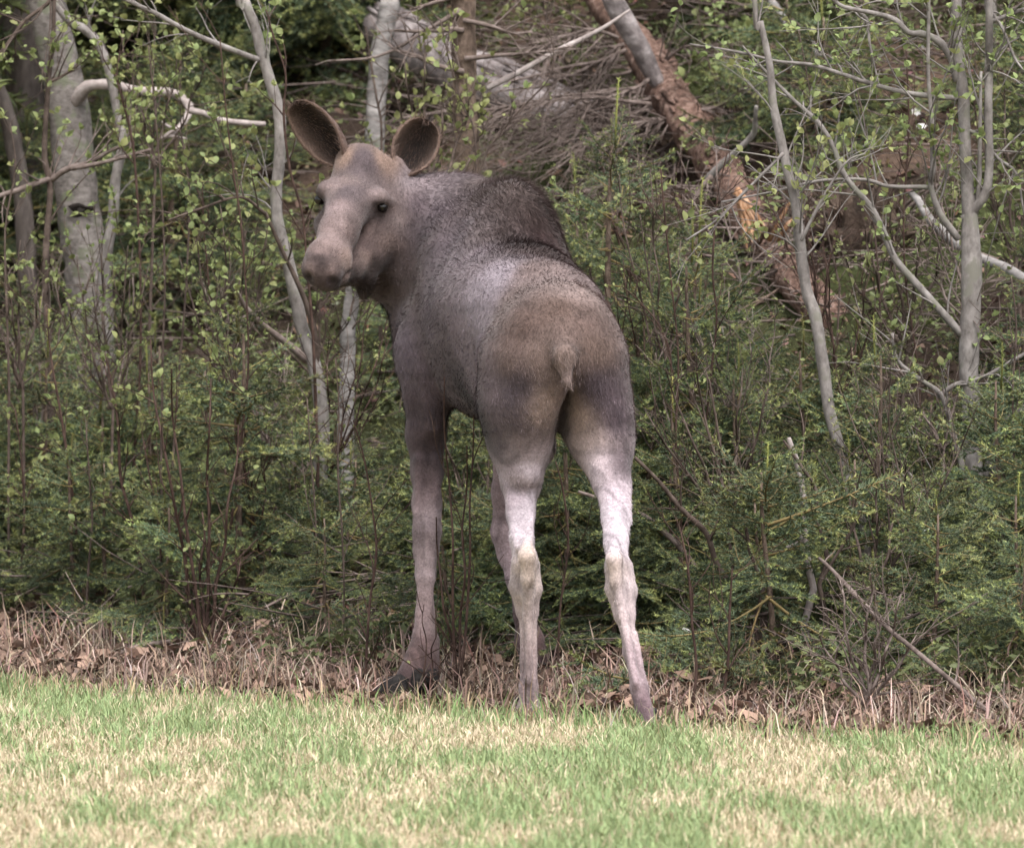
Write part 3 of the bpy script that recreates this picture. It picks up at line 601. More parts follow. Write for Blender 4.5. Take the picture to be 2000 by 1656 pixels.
for i, (p, d, m, lab, n) in enumerate(THIN):
    p = ';'.join('%s %s %.2f' % (*a.split()[:2], float(a.split()[2]) * (0.68 if d > 25.95 else 0.85)) for a in p.split(';'))
    t = trunk(lab, p, d, m, 200 + i, name='thin_shrub', cat='shrub', sides=6)
    far = d > 27.3
    t.stem_twigs(int(n * 0.8), leaf=0.5 if far else 0.12, size=0.031 if far else 0.012, L=(0.06, 0.26), t0=0.0, t1=0.8 if far else 0.85)
    t.finish(60 if far else 0)
# pale snapped stick
t = trunk('pale barkless snapped stick leaning in the spruces', '1540 855 4;1543 864 5;1558 908 6;1568 959 6;1571 1036 6;1579 1103 7;1589 1150 7', 25.9, B_peel, 31, name='snapped_stick', cat='stick'); t.branch(pth('1536 1069 3;1548 1065 4;1561 1059 5;1571 1040 5', 25.85)); t.finish()
# shrub clumps with several stems from one foot
def clump(label, bx, by, d, tops, mat, seed, leaf, r=5, n=12, size=0.02, single=40, name='shrub'):
    rs = random.Random(seed); first = True
    for tx, ty in tops:
        k = 7; pp = []
        for i in range(k):
            f = i / (k - 1); pp.append((tx + (bx - tx) * (f ** 1.3) + rs.uniform(-6, 6) * (0 < i < k - 1), ty + (by - ty) * f, d + 0.12 * (1 - f) * rs.uniform(-1, 1), r * (0.35 + 0.65 * f)))
        pp[-1] = (bx + rs.uniform(-7, 7), by, d, r)
        if first: s = Sapling(name, label, 'shrub', pp, mat, None, seed=seed, sides=6); first = False; s.stem_twigs(n, leaf=leaf, size=size, L=(0.05, 0.24))
        else:
            o = s.branch(pp, n=n, leaf=leaf, size=size, L=(0.05, 0.24)); o.name = 'stem'
    s.finish(single)
clump('twiggy dark red alder clump with many stems in the dead grass', 398, 1295, 27.4, [(335, 720), (294, 663), (466, 830), (412, 740), (395, 1000), (470, 1090)], B_red, 41, 0.3, 4.5, 12)
clump('thin-stemmed dark shrub growing beside the moose\'s foreleg', 897, 1372, 25.62, [(868, 735), (912, 870), (926, 790), (852, 1010)], B_red, 42, 0.06, 3.6, 4, 0.012, 0)
clump('small bare shrub at the moose\'s front hoof', 838, 1385, 25.58, [(828, 1180), (850, 1210), (870, 1260)], B_red, 43, 0.0, 2.2, 2, 0.012, 0)
clump('wiry bare shrub on the straw below the grey tree', 1690, 1375, 24.75, [(1640, 1130), (1700, 1120), (1760, 1160), (1600, 1240), (1790, 1240), (1720, 1200)], B_dead, 44, 0.08, 4, 12, 0.012, 0)
clump('bushy budding shrub between hump and fallen trunk', 1300, 760, 27.2, [(1210, 340), (1270, 330), (1250, 420), (1330, 470)], B_twig, 45, 0.35, 3, 10, 0.018, 60)
clump('leafy shrub of yellow-green leaves beneath the curving sapling', 455, 790, 28.2, [(380, 440), (430, 400), (480, 450), (520, 470), (400, 520), (350, 500)], B_twig, 46, 0.6, 3, 11, 0.027, 110)
clump('leafy shrub before the aspen trunk\'s foot', 215, 800, 28.7, [(150, 500), (200, 470), (250, 480), (290, 520), (120, 560), (180, 560)], B_twig, 47, 0.55, 3, 9, 0.026, 90)
clump('small leafy shrub above the dark spruces by the aspen', 40, 760, 28.9, [(10, 500), (40, 470), (85, 500), (-20, 560)], B_twig, 48, 0.5, 3, 9, 0.026, 60)
clump('fresh green shrub growing over the root plate', 1770, 690, 27.8, [(1690, 440), (1740, 400), (1800, 430), (1840, 470), (1650, 500)], B_twig, 49, 0.6, 4, 12, 0.024, 70)
clump('leafy shrub on the slope above the fallen spruce', 1440, 250, 31.5, [(1360, 20), (1420, -10), (1480, 30), (1530, 20), (1390, 80)], B_twig, 50, 0.8, 3, 10, 0.034, 100)
clump('leafy shrub on the slope behind the brush pile', 1120, 190, 32.5, [(1060, -20), (1120, 10), (1180, -10), (1010, 20)], B_twig, 51, 0.7, 4, 12, 0.03, 60)
clump('budding shrub over the low spruces behind the hind legs', 1420, 1010, 26.3, [(1300, 720), (1360, 680), (1450, 720), (1500, 760), (1260, 800)], B_twig, 52, 0.25, 4, 12, 0.016, 40)
clump('leafy shrub at the foot of the slanting sapling', 1700, 1180, 26.0, [(1640, 880), (1720, 870), (1770, 900), (1800, 960)], B_twig, 53, 0.15, 4, 10, 0.014, 30)
clump('leafy shrub behind the grey tree\'s upper fork', 1985, 560, 28.5, [(1900, 180), (1960, 140), (2010, 200), (2040, 260), (1930, 300)], B_twig, 54, 0.8, 4, 14, 0.028, 100)
clump('leafy twigs rising by the far pale trunks', 300, 330, 30.0, [(240, 60), (300, 40), (345, 90), (400, 130), (270, 140)], B_twig, 55, 0.55, 3, 9, 0.032, 90)
clump('leafy shrub between the brown spruce trunk and birch', 840, 420, 29.6, [(790, 120), (830, 90), (870, 160), (780, 200), (960, 220), (930, 150)], B_twig, 56, 0.7, 4, 10, 0.03, 70)
# bare understorey between them, look-alikes
SH = [(75, 900, 29.4), (205, 860, 29.6), (520, 860, 29.2), (575, 960, 28.6), (640, 930, 28.3), (500, 1080, 28.0), (1180, 720, 28.6), (1280, 860, 27.6), (1345, 980, 27.0), (1140, 1040, 27.4), (1480, 910, 27.1), (1640, 780, 27.5), (1840, 880, 26.9), (1780, 1060, 26.0), (1450, 560, 28.8), (1240, 560, 28.6), (940, 1040, 27.6), (620, 740, 29.0), (1600, 640, 28.6), (1900, 640, 27.6)]
for i, (bx, by, d) in enumerate(SH):
    rs = random.Random(900 + i)
    clump('thin bare budding shrub woven through the spruces ' + place_words(bx), bx, by, d, [(bx + rs.uniform(-150, 150), by - rs.uniform(140, 360)) for _ in range(rs.randint(3, 5))], rs.choice([B_red, B_twig, B_dead]), 900 + i, 0.3, 2.6, 11, 0.015, 12, 'bare_shrub')
for o in col.objects:
    if o.name.startswith('bare_shrub'): o['group'] = 'bare shrubs woven through the spruces'

# ------------------------------------------------------------------ fallen spruce with torn wood, weathered log, root plate
ft_path = pth('1140 -40 24;1185 20 27;1240 80 32;1285 152 38;1318 203 39;1365 268 38;1405 326 36;1438 380 35;1463 435 34;1503 482 36;1535 525 37;1575 572 38;1640 640 40', 32.4, -3.0)
fs = Sapling('fallen_spruce', 'reddish fallen spruce trunk torn open with bright orange splintered wood', 'fallen tree', ft_path, B_fallen, seed=60, sides=22, foot=False)
fs.root.children[0].name = 'trunk'
ftp, ftr = fs.main
def on_trunk(px, py): 
    q = np.array([to_pix(p) for p in ftp]); i = np.argmin(((q - (px, py)) ** 2).sum(1)); return ftp[i], ftr[i], i
def to_pix(p):
    z = p[2] - CAMZ; f = p[1] * _cp - z * _sp; return (1000 + F * p[0] / f, 828 - F * (p[1] * _sp + z * _cp) / f)
rs = random.Random(5)
def shard(a, b, w, name, mat, parent, base, t=0.012):
    ax = unit(b - a); s_ = unit(np.cross(ax, (0, 1, 0))); n_ = np.cross(s_, ax); v = []
    for f, k in ((0, 1.0), (0.5, 0.9), (0.85, 0.5), (1, 0.06)):
        c = a + (b - a) * f + n_ * rs.uniform(-.004, .004)
        v += [c - s_ * w * k, c - n_ * t * k, c + s_ * w * k, c + n_ * t * k]
    q = [[4 * r_ + j, 4 * r_ + (j + 1) % 4, 4 * r_ + 4 + (j + 1) % 4, 4 * r_ + 4 + j] for r_ in range(3) for j in range(4)]
    m_ = MB(); m_.add(np.array(v), None, q + [[3, 2, 1, 0]]); return link(name, m_.mesh(name, mat, base, smooth=False), parent)
dsp = 29.85
for k in range(15):
    f = k / 14; x0 = 1436 + 14 * f + rs.uniform(-3, 3); y0 = 372 + 30 * f + rs.uniform(-6, 6); x1 = 1502 - 46 * f + rs.uniform(-6, 6); y1 = 452 + 26 * f + rs.uniform(-9, 9)
    shard(P(x0, y0, dsp + 0.03), P(x1, y1, dsp - 0.05 + rs.uniform(-.015, .015)), 0.011 * rs.uniform(.7, 1.3), 'splinter', B_split, fs.root, fs.base, 0.01)
for a, b in (((1500, 470), (1548, 385)), ((1494, 466), (1532, 400)), ((1515, 470), (1572, 400)), ((1480, 475), (1505, 430))):
    shard(P(*a, 29.8), P(*b, 29.75), 0.012, 'splinter', B_split if rs.random() < 0.4 else B_fallen, fs.root, fs.base)
for k in range(90):
    i = rs.randint(10, len(ftp) - 2); tg = unit(ftp[i + 1] - ftp[i]); s_ = unit(np.cross(tg, (0, 0, 1))); n_ = np.cross(s_, tg); a = rs.uniform(-1.3, 1.4)
    off = (-s_ * math.sin(a) + n_ * math.cos(a)); off = off * (1 if off[1] < 0 else -1) if rs.random() < 0.8 else np.array((0.2, -0.4, 0.9)); off = unit(off) * ftr[i] * 0.99
    c = ftp[i] + off; L_ = rs.uniform(0.04, 0.13); shard(c - tg * L_ / 2, c + tg * L_ / 2 + off * 0.08, rs.uniform(0.010, 0.026), 'bark_plate', B_fallen, fs.root, fs.base, 0.006)
fs.branch(pth('1477 208 4;1475 235 5;1472 261 6;1445 290 6;1412 319 7;1381 351 8', 29.6, 0.2), B_stem)
fs.branch(pth('1330 380 2;1350 395 3;1375 360 5;1390 345 6', 29.7), B_dead, n=5)
def dead_bough(start, end, sag, seed, d, r=5, n=26):
    r_ = random.Random(seed); pp = []
    for i in range(7):
        f = i / 6; pp.append((start[0] + (end[0] - start[0]) * f + r_.uniform(-6, 6), start[1] + (end[1] - start[1]) * f + sag * math.sin(f * 3.14) + r_.uniform(-5, 5), d + 0.3 * f, r * (0.25 + 0.75 * f)))
    fs.branch(pp, B_dead, n=n, L=(0.08, 0.34), up=-0.25, spread=(0.25, 0.8))
k = 0
for (ex, ey), (sx, sy) in [((820, 260), (1290, 190)), ((900, 300), (1300, 205)), ((980, 330), (1310, 215)), ((1040, 250), (1290, 170)), ((1010, 290), (1310, 200)), ((1090, 330), (1330, 230)), ((1120, 290), (1330, 235)), ((1150, 350), (1350, 260)),
        ((1060, 210), (1270, 140)), ((1130, 200), (1280, 160)), ((860, 170), (1240, 100)), ((1180, 260), (1340, 240)), ((960, 230), (1260, 180)), ((1200, 310), (1360, 275)), ((1080, 270), (1320, 235)), ((1040, 110), (1220, 70)), ((1100, 60), (1230, 90)), ((930, 250), (1280, 200)), ((1140, 230), (1310, 205)),
        ((1100, 380), (1340, 290)), ((780, 230), (1100, 200)), ((990, 180), (1200, 120)), ((1220, 360), (1380, 310)), ((1480, 160), (1330, 215)), ((1420, 100), (1290, 140)), ((1560, 250), (1400, 300))]:
    dead_bough((ex, ey), (sx - 14, sy), rs.uniform(-30, 20), 300 + k, 31.3 + rs.uniform(-.35, .3), 4.5, 26); k += 1
fs.finish()
t = Sapling('dead_pole', 'thin dead pole with an orange snapped end lying over the brush', 'branch', pth('1230 20 2;1183 52 4;1140 75 5;1085 101 5;1020 138 6;952 173 6', 30.0, -0.1), B_peel, seed=61, foot=False); t.finish()
lg = Sapling('weathered_log', 'silvery weathered log with ridged bark behind the brown spruce trunk', 'log', pth('742 50 40;785 78 46;850 112 48;920 146 50;1000 184 50;1080 222 48;1150 255 44;1190 275 40', 33.0, -1.0), B_grey, seed=62, foot=False, sides=26)
lg.root.children[0].name = 'log'
lp, lr = lg.main
for k in range(60):                               # loose plates of bark along the log
    i = rs.randint(1, len(lp) - 3); a = rs.uniform(-2.4, -0.2); tg = unit(lp[i + 1] - lp[i]); s_ = unit(np.cross(tg, (0, 0, 1))); n_ = np.cross(s_, tg)
    off = (s_ * math.cos(a) * -1 + n_ * -math.sin(a)) * (lr[i] * 1.02); off = np.array((off[0], -abs(off[1]), off[2]))
    c = lp[i] + off; L_ = rs.uniform(0.06, 0.2)
    shard(c - tg * L_ / 2, c + tg * L_ / 2 + off * 0.12, rs.uniform(0.008, 0.02), 'bark_plate', B_grey, lg.root, lg.base, 0.008)
lg.finish()
sv_ = Sapling('mossy_snag', 'pale lichen-spotted broken log lying along the reddish fallen trunk\'s top', 'log', pth('1130 -120 18;1185 -20 20;1212 30 21;1245 85 20;1268 130 18;1285 165 14', 31.35, 0.1), B_grey, seed=63, foot=False, sides=14); sv_.finish()
bl = Sapling('birch_log', 'thin white birch log propped behind the grey multi-stemmed tree', 'log', pth('1780 378 6;1796 395 8;1816 428 9;1850 462 10;1905 500 10;1960 522 10;2000 545 11;2060 580 11', 28.6, -0.6), B_birch, seed=64, foot=False, sides=10); bl.finish()
bl = Sapling('birch_log', 'short pale birch poles leaning on the slope above the torn spruce', 'log', pth('1505 0 7;1530 35 8;1552 70 9;1585 88 9;1600 110 8', 31.8, -0.2), B_birch, seed=65, foot=False, sides=10); bl.finish()
t = Sapling('fallen_branch', 'long thin dead branch lying from the spruces down to the lawn edge', 'branch', pth('1600 1090 3;1625 1113 4;1728 1221 5;1784 1267 5;1907 1370 5;1984 1432 5', 25.3, -1.1), B_dead, seed=66, foot=False); t.stem_twigs(8, L=(0.05, 0.2)); t.finish()
t = Sapling('fallen_branch', 'grey dead branch lying in dead grass beneath the alder clump', 'branch', pth('560 1232 2;500 1245 3;430 1240 4;350 1250 4;270 1262 5;200 1290 5', 27.55, -0.1), B_dead, seed=67, foot=False); t.stem_twigs(10, L=(0.05, 0.2)); t.finish()
t = Sapling('fallen_branch', 'pale fallen branch behind the moose\'s hind feet', 'branch', pth('1130 960 3;1200 985 5;1260 1010 6;1320 1060 6;1360 1110 6', 26.6, -0.2), B_dead, seed=68, foot=False); t.finish()
# root plate: a torn-up disc of soil with roots
def rootplate():
    c = P(1690, 510, 30.0); n, m = 40, 26
    v, q, _ = ball(c, (1, 1, 1), None, n, m); d = unit(v - c)
    r = 1 + 0.35 * (vnoise(d[:, 0] * 3 + 5, d[:, 2] * 3, 1, 71) - 0.5) + 0.3 * (vnoise(d[:, 0] * 9, d[:, 2] * 9 + d[:, 1] * 7, 1, 72) - 0.5) + 0.12 * rng.normal(size=len(v))
    v = c + d * r[:, None] * np.array((0.24, 0.18, 0.26))
    base = np.array((c[0], c[1], float(gz(c[0], c[1]))))
    o = thing('root_plate', 'dark torn-up root plate of soil beside the fallen spruce', 'root plate', base)
    sm = new_mesh('soil', v - base, quads=q, mat=B_soil); set_col(sm, np.ones((len(v), 3))); link('soil', sm, o)
    r_ = random.Random(8)
    for k in range(90):
        a = r_.uniform(0, 6.28); e = r_.uniform(-0.9, 0.9); d0 = np.array((math.cos(a) * math.cos(e), -abs(math.sin(a) * math.cos(e)) * 0.9 - 0.1, math.sin(e))); p0 = c + d0 * np.array((0.22, 0.16, 0.24))
        tt = np.linspace(0, 1, 7)[:, None]; l = r_.uniform(0.12, 0.42); pp = p0 + d0 * l * tt + rng.normal(0, 0.3, 3) * l * tt ** 2 + np.array((0, 0, -0.25)) * l * tt ** 2
        mbr = MB(); tube(mbr, pp, np.linspace(r_.uniform(0.004, 0.010), 0.0015, 7), 5, None, rough=0.1); link('root', mbr.mesh('root', B_spruce if k % 2 else B_dead, base), o)
rootplate()
# ------------------------------------------------------------------ the young spruces
TOP = [(0, 560), (250, 600), (450, 640), (600, 720), (760, 780), (900, 700), (1090, 420), (1165, 300), (1300, 330), (1440, 500), (1560, 680), (1720, 660), (1850, 720), (2000, 620), (2200, 620)]
def px_x(px, d): return (px - 1000) / F * d
def top_h(px, d, py):
    x = px_x(px, d); return 1.55 - (py - 400) / F * d - float(gz(x, d))
spruce(px_x(1168, 28.0), 28.0, top_h(1168, 28.0, 228), 'bushy young spruce with a bright upright leader behind the moose\'s back', seed=1, spread=1.15)
spruce(px_x(1330, 27.4), 27.4, top_h(1330, 27.4, 560), 'broad young spruce between the moose\'s rump and the torn trunk', seed=2, spread=1.3)
spruce(px_x(1720, 26.6), 26.6, top_h(1720, 26.6, 660), 'pale-tipped young spruce behind the slanting grey sapling', seed=3)
spruce(px_x(1990, 25.0), 25.0, top_h(1990, 25.0, 1070), 'low spreading spruce at the lawn edge below the grey tree', seed=4, spread=2.0)
spruce(px_x(1500, 25.7), 25.7, top_h(1500, 25.7, 880), 'low bushy spruce around the pale snapped stick', seed=5, spread=1.5)
spruce(px_x(480, 27.9), 27.9, top_h(480, 27.9, 610), 'young spruce with a thin bare leader below the curving sapling', seed=6, spread=1.1)
spruce(px_x(2010, 27.0), 27.0, top_h(2010, 27.0, 430), 'dense dark spruce behind the fork of the grey tree', seed=7, spread=1.1)
n_sp = 0
rs = random.Random(77)
def row(e0, e1, step, hl, hh, label, group, seed, pxr=(-260, 2260), lim=None):
    px = pxr[0]; k = 0
    while px < pxr[1]:
        p = px + rs.uniform(-0.3, 0.3) * step; e = rs.uniform(e0, e1); d = 26.0
        for _ in range(6): d = float(edge_y(px_x(p, d))) + e
        h = rs.uniform(hl, hh)
        if lim is not None:
            t = np.interp(p, [a for a, b in TOP], [b for a, b in TOP]) + rs.uniform(*lim); h = min(h, top_h(p, d, t))
        if h > 0.22: spruce(px_x(p, d), d, h, label + ' ' + place_words(p), group, seed + k, spread=rs.uniform(0.95, 1.35))
        k += 1; px += step
row(1.70, 2.30, 125, 0.5, 0.95, 'small young spruce in front of the thicket', 'small spruces along the dead grass', 1000, lim=(230, 480))
row(2.50, 3.20, 115, 0.7, 1.2, 'young spruce in the midst of the thicket', 'spruces in the midst of the thicket', 2000, lim=(40, 240))
row(3.50, 4.50, 115, 0.7, 1.3, 'young spruce at the back of the thicket', 'spruces at the back of the thicket', 3000, lim=(-30, 110))
row(5.50, 6.70, 130, 0.6, 1.3, 'spruce on the slope', 'spruces around the trunks on the slope', 4000, lim=(-560, -260), pxr=(-200, 800))
row(6.10, 7.30, 150, 0.8, 1.5, 'leafy-green spruce filling the gaps between the trunks', 'spruces between the standing trunks', 4500, lim=(-600, -380), pxr=(-160, 720))
row(4.70, 5.50, 140, 0.5, 0.9, 'young spruce just beyond the moose\'s back', 'spruces beyond the moose\'s back', 4800, lim=(-380, -300), pxr=(800, 1010))
row(8.00, 9.50, 120, 1.6, 2.6, 'dark tall spruce beyond the grey trunks', 'tall spruces beyond the trunks', 5000, pxr=(-300, 780))
row(10.50, 12.50, 150, 1.6, 2.6, 'distant spruce high on the wooded slope', 'distant spruces on the slope', 6000, pxr=(-300, 2300))
row(6.70, 9.10, 130, 0.4, 0.8, 'small spruce on the littered slope above the torn trunk', 'small spruces above the torn trunk', 6500, pxr=(1380, 2100))
# mature spruces added to shade the slope, their crowns above the picture
for i, (px, d, h) in enumerate([(-250, 35, 11), (300, 38.5, 12), (560, 36.5, 11), (840, 38, 12), (1060, 36.0, 11), (1330, 38.5, 12), (1610, 36.5, 11), (1760, 39, 12), (2150, 35, 11), (2350, 33, 10), (-600, 32, 10), (1200, 41, 12), (60, 41, 12)]):
    x = px_x(px, d); z = float(gz(x, d)); rsx = random.Random(700 + i)
    o = thing('spruce_tree', 'tall mature spruce added to shade the slope ' + place_words(px), 'tree', (x, d, z), 'mature spruces added to shade the slope')
    mb = MB(); tt = np.linspace(0, 1, 14); tube(mb, np.stack([0.1 * np.sin(tt * 3 + i), 0.08 * np.cos(tt * 2 + i), tt * h - 0.1], -1), 0.14 * (1 - tt) ** 0.8 + 0.01, 14, None, rough=0.03); link('trunk', mb.mesh('trunk', B_spruce), o)
    zz = 2.2
    while zz < h - 0.3:
        r = (2.3 * (1 - zz / h) ** 0.8 + 0.3); nb = 5; a0 = rsx.uniform(0, 6.28)
        for k in range(nb):
            b_ = link('bough', rsx.choice(BOUGH_L), o, (0, 0, zz + rsx.uniform(-.1, .1))); sc = r / 0.54 * rsx.uniform(.8, 1.15); b_.scale = (sc, sc, sc)
            b_.rotation_euler = (rsx.uniform(-.2, .2), 0.15 - 0.5 * zz / h, a0 + k * 6.283 / nb + rsx.uniform(-.3, .3))
        zz += 0.45
# fallen twigs strewn over the slope
mb = MB(); n_tw = 5000
xx = rng.uniform(-3.2, 3.2, n_tw); ee = rng.uniform(1.6, 13.5, n_tw) 
for k in range(n_tw):
    y_ = float(edge_y(xx[k])) + ee[k]; a = rng.uniform(0, 6.28); l = rng.uniform(0.12, 0.6); z_ = float(gz(xx[k], y_)) + rng.uniform(0.01, 0.16)
    t3 = np.linspace(0, 1, 5)[:, None]; d_ = np.array((math.cos(a), math.sin(a) * 0.6, rng.uniform(-.1, .35))); p_ = np.array((xx[k], y_, z_)) + d_ * l * t3 + rng.normal(0, 0.16, 3) * l * t3 ** 2
    tube(mb, p_, np.linspace(rng.uniform(0.002, 0.006), 0.0012, 5), 4, np.full(3, rng.uniform(0.5, 1.25)), cap=False)
tag(link('fallen_twigs', mb.mesh('fallen_twigs', B_dead)), 'dead twigs strewn over the forest slope', 'brushwood', None, 'stuff')
# ------------------------------------------------------------------ white wood anemones on the slope
M_petal = leafmat('white_petal', (0.8, 0.78, 0.76), vary=0.05, trans=0.3, hue=0.0)
def petals():
    mb = MB()
    for k in range(6):
        a = k * 6.283 / 6; d = np.array((math.cos(a), math.sin(a), 0.35)); s_ = np.array((-math.sin(a), math.cos(a), 0))
        mb.add(LV[:, :1] * d * 0.02 + LV[:, 1:2] * s_ * 0.022 + LV[:, 2:] * np.array((0, 0, 0.02)), None, LQ)
    return mb.mesh('petals', M_petal)
PET = petals(); mb = MB(); tube(mb, np.array([(0, 0, -0.12), (0.004, 0, -0.06), (0, 0, 0)]), 0.0015, 4); AST = mb.mesh('stem', M_leaf)
for i, (px, py) in enumerate([(1505, 116), (1437, 128), (1310, 155), (1441, 112), (1800, 250), (1788, 222), (1803, 98), (1812, 1038), (1850, 1052), (1340, 1235)]):
    d = 25.0
    while d < 45 and P(px, py, d)[2] > float(gz(P(px, py, d)[0], d)) + 0.1: d += 0.05
    if py > 900: d = min(d, 25.9)
    o = thing('wood_anemone', 'white wood anemone flower on the forest floor ' + place_words(px), 'flower', P(px, py, d), 'white anemones on the forest floor')
    f_ = link('petals', PET, o); f_.rotation_euler = (rs.uniform(0.2, 0.9), rs.uniform(-.4, .4), rs.uniform(0, 6)); link('stem', AST, o)
# ------------------------------------------------------------------ the moose: one continuous body grown from a distance field
HV = 0.0075
LO = P(530, 150, 24.2) - 0.05; HI = np.array((0.56, 26.85, 1.95)); LO = np.array((-0.82, 24.1, -0.03))
dims = np.ceil((HI - LO) / HV).astype(int)
VOL = np.full(dims, 0.5, dtype=np.float32)
AX = [LO[i] + HV * np.arange(dims[i]) for i in range(3)]
def sub_box(lo, hi):
    a = np.clip(np.floor((np.asarray(lo) - LO) / HV).astype(int), 0, dims - 1); b = np.clip(np.ceil((np.asarray(hi) - LO) / HV).astype(int), 1, dims)
    sl = tuple(slice(a[i], b[i]) for i in range(3))
    g = np.meshgrid(*[AX[i][sl[i]].astype(np.float32) for i in range(3)], indexing='ij')
    return sl, g
def smin(a, b, k):
    h = np.maximum(k - np.abs(a - b), 0) / k; return np.minimum(a, b) - h * h * k * 0.25
def put(sl, d, k, cut=False):
    if cut: VOL[sl] = -smin(-VOL[sl], d, k)
    else: VOL[sl] = smin(VOL[sl], d, k)
TH = R(14.0)
FWD = np.array((-math.sin(TH), math.cos(TH), 0)); RGT = np.array((math.cos(TH), math.sin(TH), 0)); UPV = np.array((0, 0, 1.0))
def ell(px, py, d, rx, ry, rz, k=0.06, axes=None, cut=False):
    c = P(px, py, d); ax = np.array(axes if axes is not None else (RGT, FWD, UPV))
    m = max(rx, ry, rz) + k + 0.05
    sl, (X, Y, Z) = sub_box(c - m, c + m)
    X = X - c[0]; Y = Y - c[1]; Z = Z - c[2]
    q = [(X * a[0] + Y * a[1] + Z * a[2]) for a in ax]
    k0 = np.sqrt((q[0] / rx) ** 2 + (q[1] / ry) ** 2 + (q[2] / rz) ** 2)
    k1 = np.sqrt((q[0] / rx ** 2) ** 2 + (q[1] / ry ** 2) ** 2 + (q[2] / rz ** 2) ** 2) + 1e-6
    put(sl, k0 * (k0 - 1) / k1, k, cut)
def rcone(a, b, ra, rb, k=0.04, sq=None, cut=False):
    """round cone a-b in world metres; sq=(axis, factor) squashes its thickness along an axis"""
    m = max(ra, rb) * (max(1, sq[1]) if sq else 1) + k + 0.04
    sl, (X, Y, Z) = sub_box(np.minimum(a, b) - m, np.maximum(a, b) + m)
    ba = b - a; L2 = ba.dot(ba)
    X = X - a[0]; Y = Y - a[1]; Z = Z - a[2]
    t = np.clip((X * ba[0] + Y * ba[1] + Z * ba[2]) / L2, 0, 1)
    rx = X - t * ba[0]; ry = Y - t * ba[1]; rz = Z - t * ba[2]
    if sq is not None:
        s = unit(np.array(sq[0])); f = sq[1]; dt = (rx * s[0] + ry * s[1] + rz * s[2]); g = (1 / f - 1)
        rx = rx + dt * g * s[0]; ry = ry + dt * g * s[1]; rz = rz + dt * g * s[2]
    put(sl, np.sqrt(rx * rx + ry * ry + rz * rz) - (ra + (rb - ra) * t), k, cut)
def chain(pts, k=0.03, sq=None):
    w = [(P(x, y, d), r * PX(d)) for x, y, d, r in pts]
    for (a, ra), (b, rb) in zip(w, w[1:]): rcone(a, b, ra, rb, k, sq)

def surf(px, py, d0=24.2, d1=26.7):
    d = d0
    while d < d1:
        i = np.round((P(px, py, d) - LO) / HV).astype(int)
        if np.all(i >= 0) and np.all(i < dims) and VOL[tuple(i)] < 0: return d
        d += 0.003
    return None
def dent(px, py, rx, ry, rz, k, sink=0.0, axes=None, d0=24.2):
    ell(px, py, surf(px, py, d0) + sink, rx, ry, rz, k, axes, cut=True)
# trunk
ell(1084, 700, 25.00, 0.192, 0.27, 0.198, 0.10)                # rump
ell(1042, 712, 25.38, 0.200, 0.42, 0.215, 0.10)                # belly
ell(965, 645, 25.78, 0.215, 0.36, 0.285, 0.10)                 # ribcage
chain([(1092, 672, 24.98, 90), (1070, 640, 25.2, 90), (1042, 606, 25.45, 84), (1012, 566, 25.7, 82), (994, 500, 25.9, 76)], 0.11)   # back
chain([(1092, 645, 24.98, 62), (1074, 616, 25.2, 64), (1046, 586, 25.45, 64), (1016, 552, 25.7, 64), (1000, 500, 25.85, 60)], 0.12)   # spine
ell(1000, 450, 25.86, 0.100, 0.25, 0.162, 0.11)                # hump
ell(970, 522, 25.85, 0.14, 0.27, 0.18, 0.10)                   # withers
ell(868, 585, 25.90, 0.085, 0.16, 0.24, 0.07)                  # left shoulder blade
ell(845, 690, 25.97, 0.115, 0.15, 0.17, 0.07)                  # left upper arm
ell(1000, 660, 26.05, 0.12, 0.18, 0.25, 0.07)                  # right shoulder
ell(842, 625, 26.17, 0.125, 0.18, 0.19, 0.08)                  # breast
ell(975, 600, 25.50, 0.165, 0.38, 0.165, 0.12)                # loin to ribs
# neck
chain([(965, 500, 26.0, 135), (880, 475, 26.14, 128), (800, 455, 26.18, 106), (752, 420, 26.16, 82)], 0.07, (np.array((0.1, 1, 0)), 0.85))
chain([(870, 560, 26.2, 105), (790, 515, 26.2, 78), (748, 470, 26.15, 60)], 0.06)
# head
EX = unit(P(747, 402, 26.0) - P(626, 388, 26.0)); HD = unit(P(632, 530, 25.72) - P(712, 320, 26.1)); HN = unit(np.cross(EX, HD))
EX = unit(np.cross(HD, HN)); HAX = (EX, HD, HN)
ell(708, 332, 26.10, 0.082, 0.085, 0.080, 0.05, HAX)          # cranium
ell(683, 318, 26.12, 0.034, 0.045, 0.04, 0.05, HAX)           # ear roots
ell(768, 335, 26.14, 0.036, 0.05, 0.045, 0.05, HAX)
ell(690, 378, 26.05, 0.086, 0.085, 0.066, 0.05, HAX)          # brow
chain([(684, 395, 26.01, 46), (661, 455, 25.88, 35), (644, 500, 25.80, 35)], 0.04)
ell(636, 507, 25.765, 0.066, 0.075, 0.055, 0.035, HAX)         # muzzle
ell(627, 532, 25.735, 0.061, 0.042, 0.050, 0.03, HAX)          # overhanging lip
ell(668, 512, 25.81, 0.030, 0.045, 0.042, 0.025, HAX)          # corner of the mouth
chain([(757, 450, 26.11, 46), (718, 497, 26.03, 36), (678, 528, 25.92, 25), (650, 545, 25.82, 19)], 0.04)   # jaw
ell(754, 440, 26.07, 0.064, 0.10, 0.068, 0.045, HAX)          # cheek
chain([(640, 440, 26.06, 28), (655, 495, 25.96, 24)], 0.05)
chain([(726, 386, 26.0, 9), (744, 385, 25.995, 11), (762, 398, 26.02, 8)], 0.03)          # brow ridges
chain([(645, 370, 26.03, 9), (634, 370, 26.04, 10), (624, 380, 26.06, 7)], 0.03)
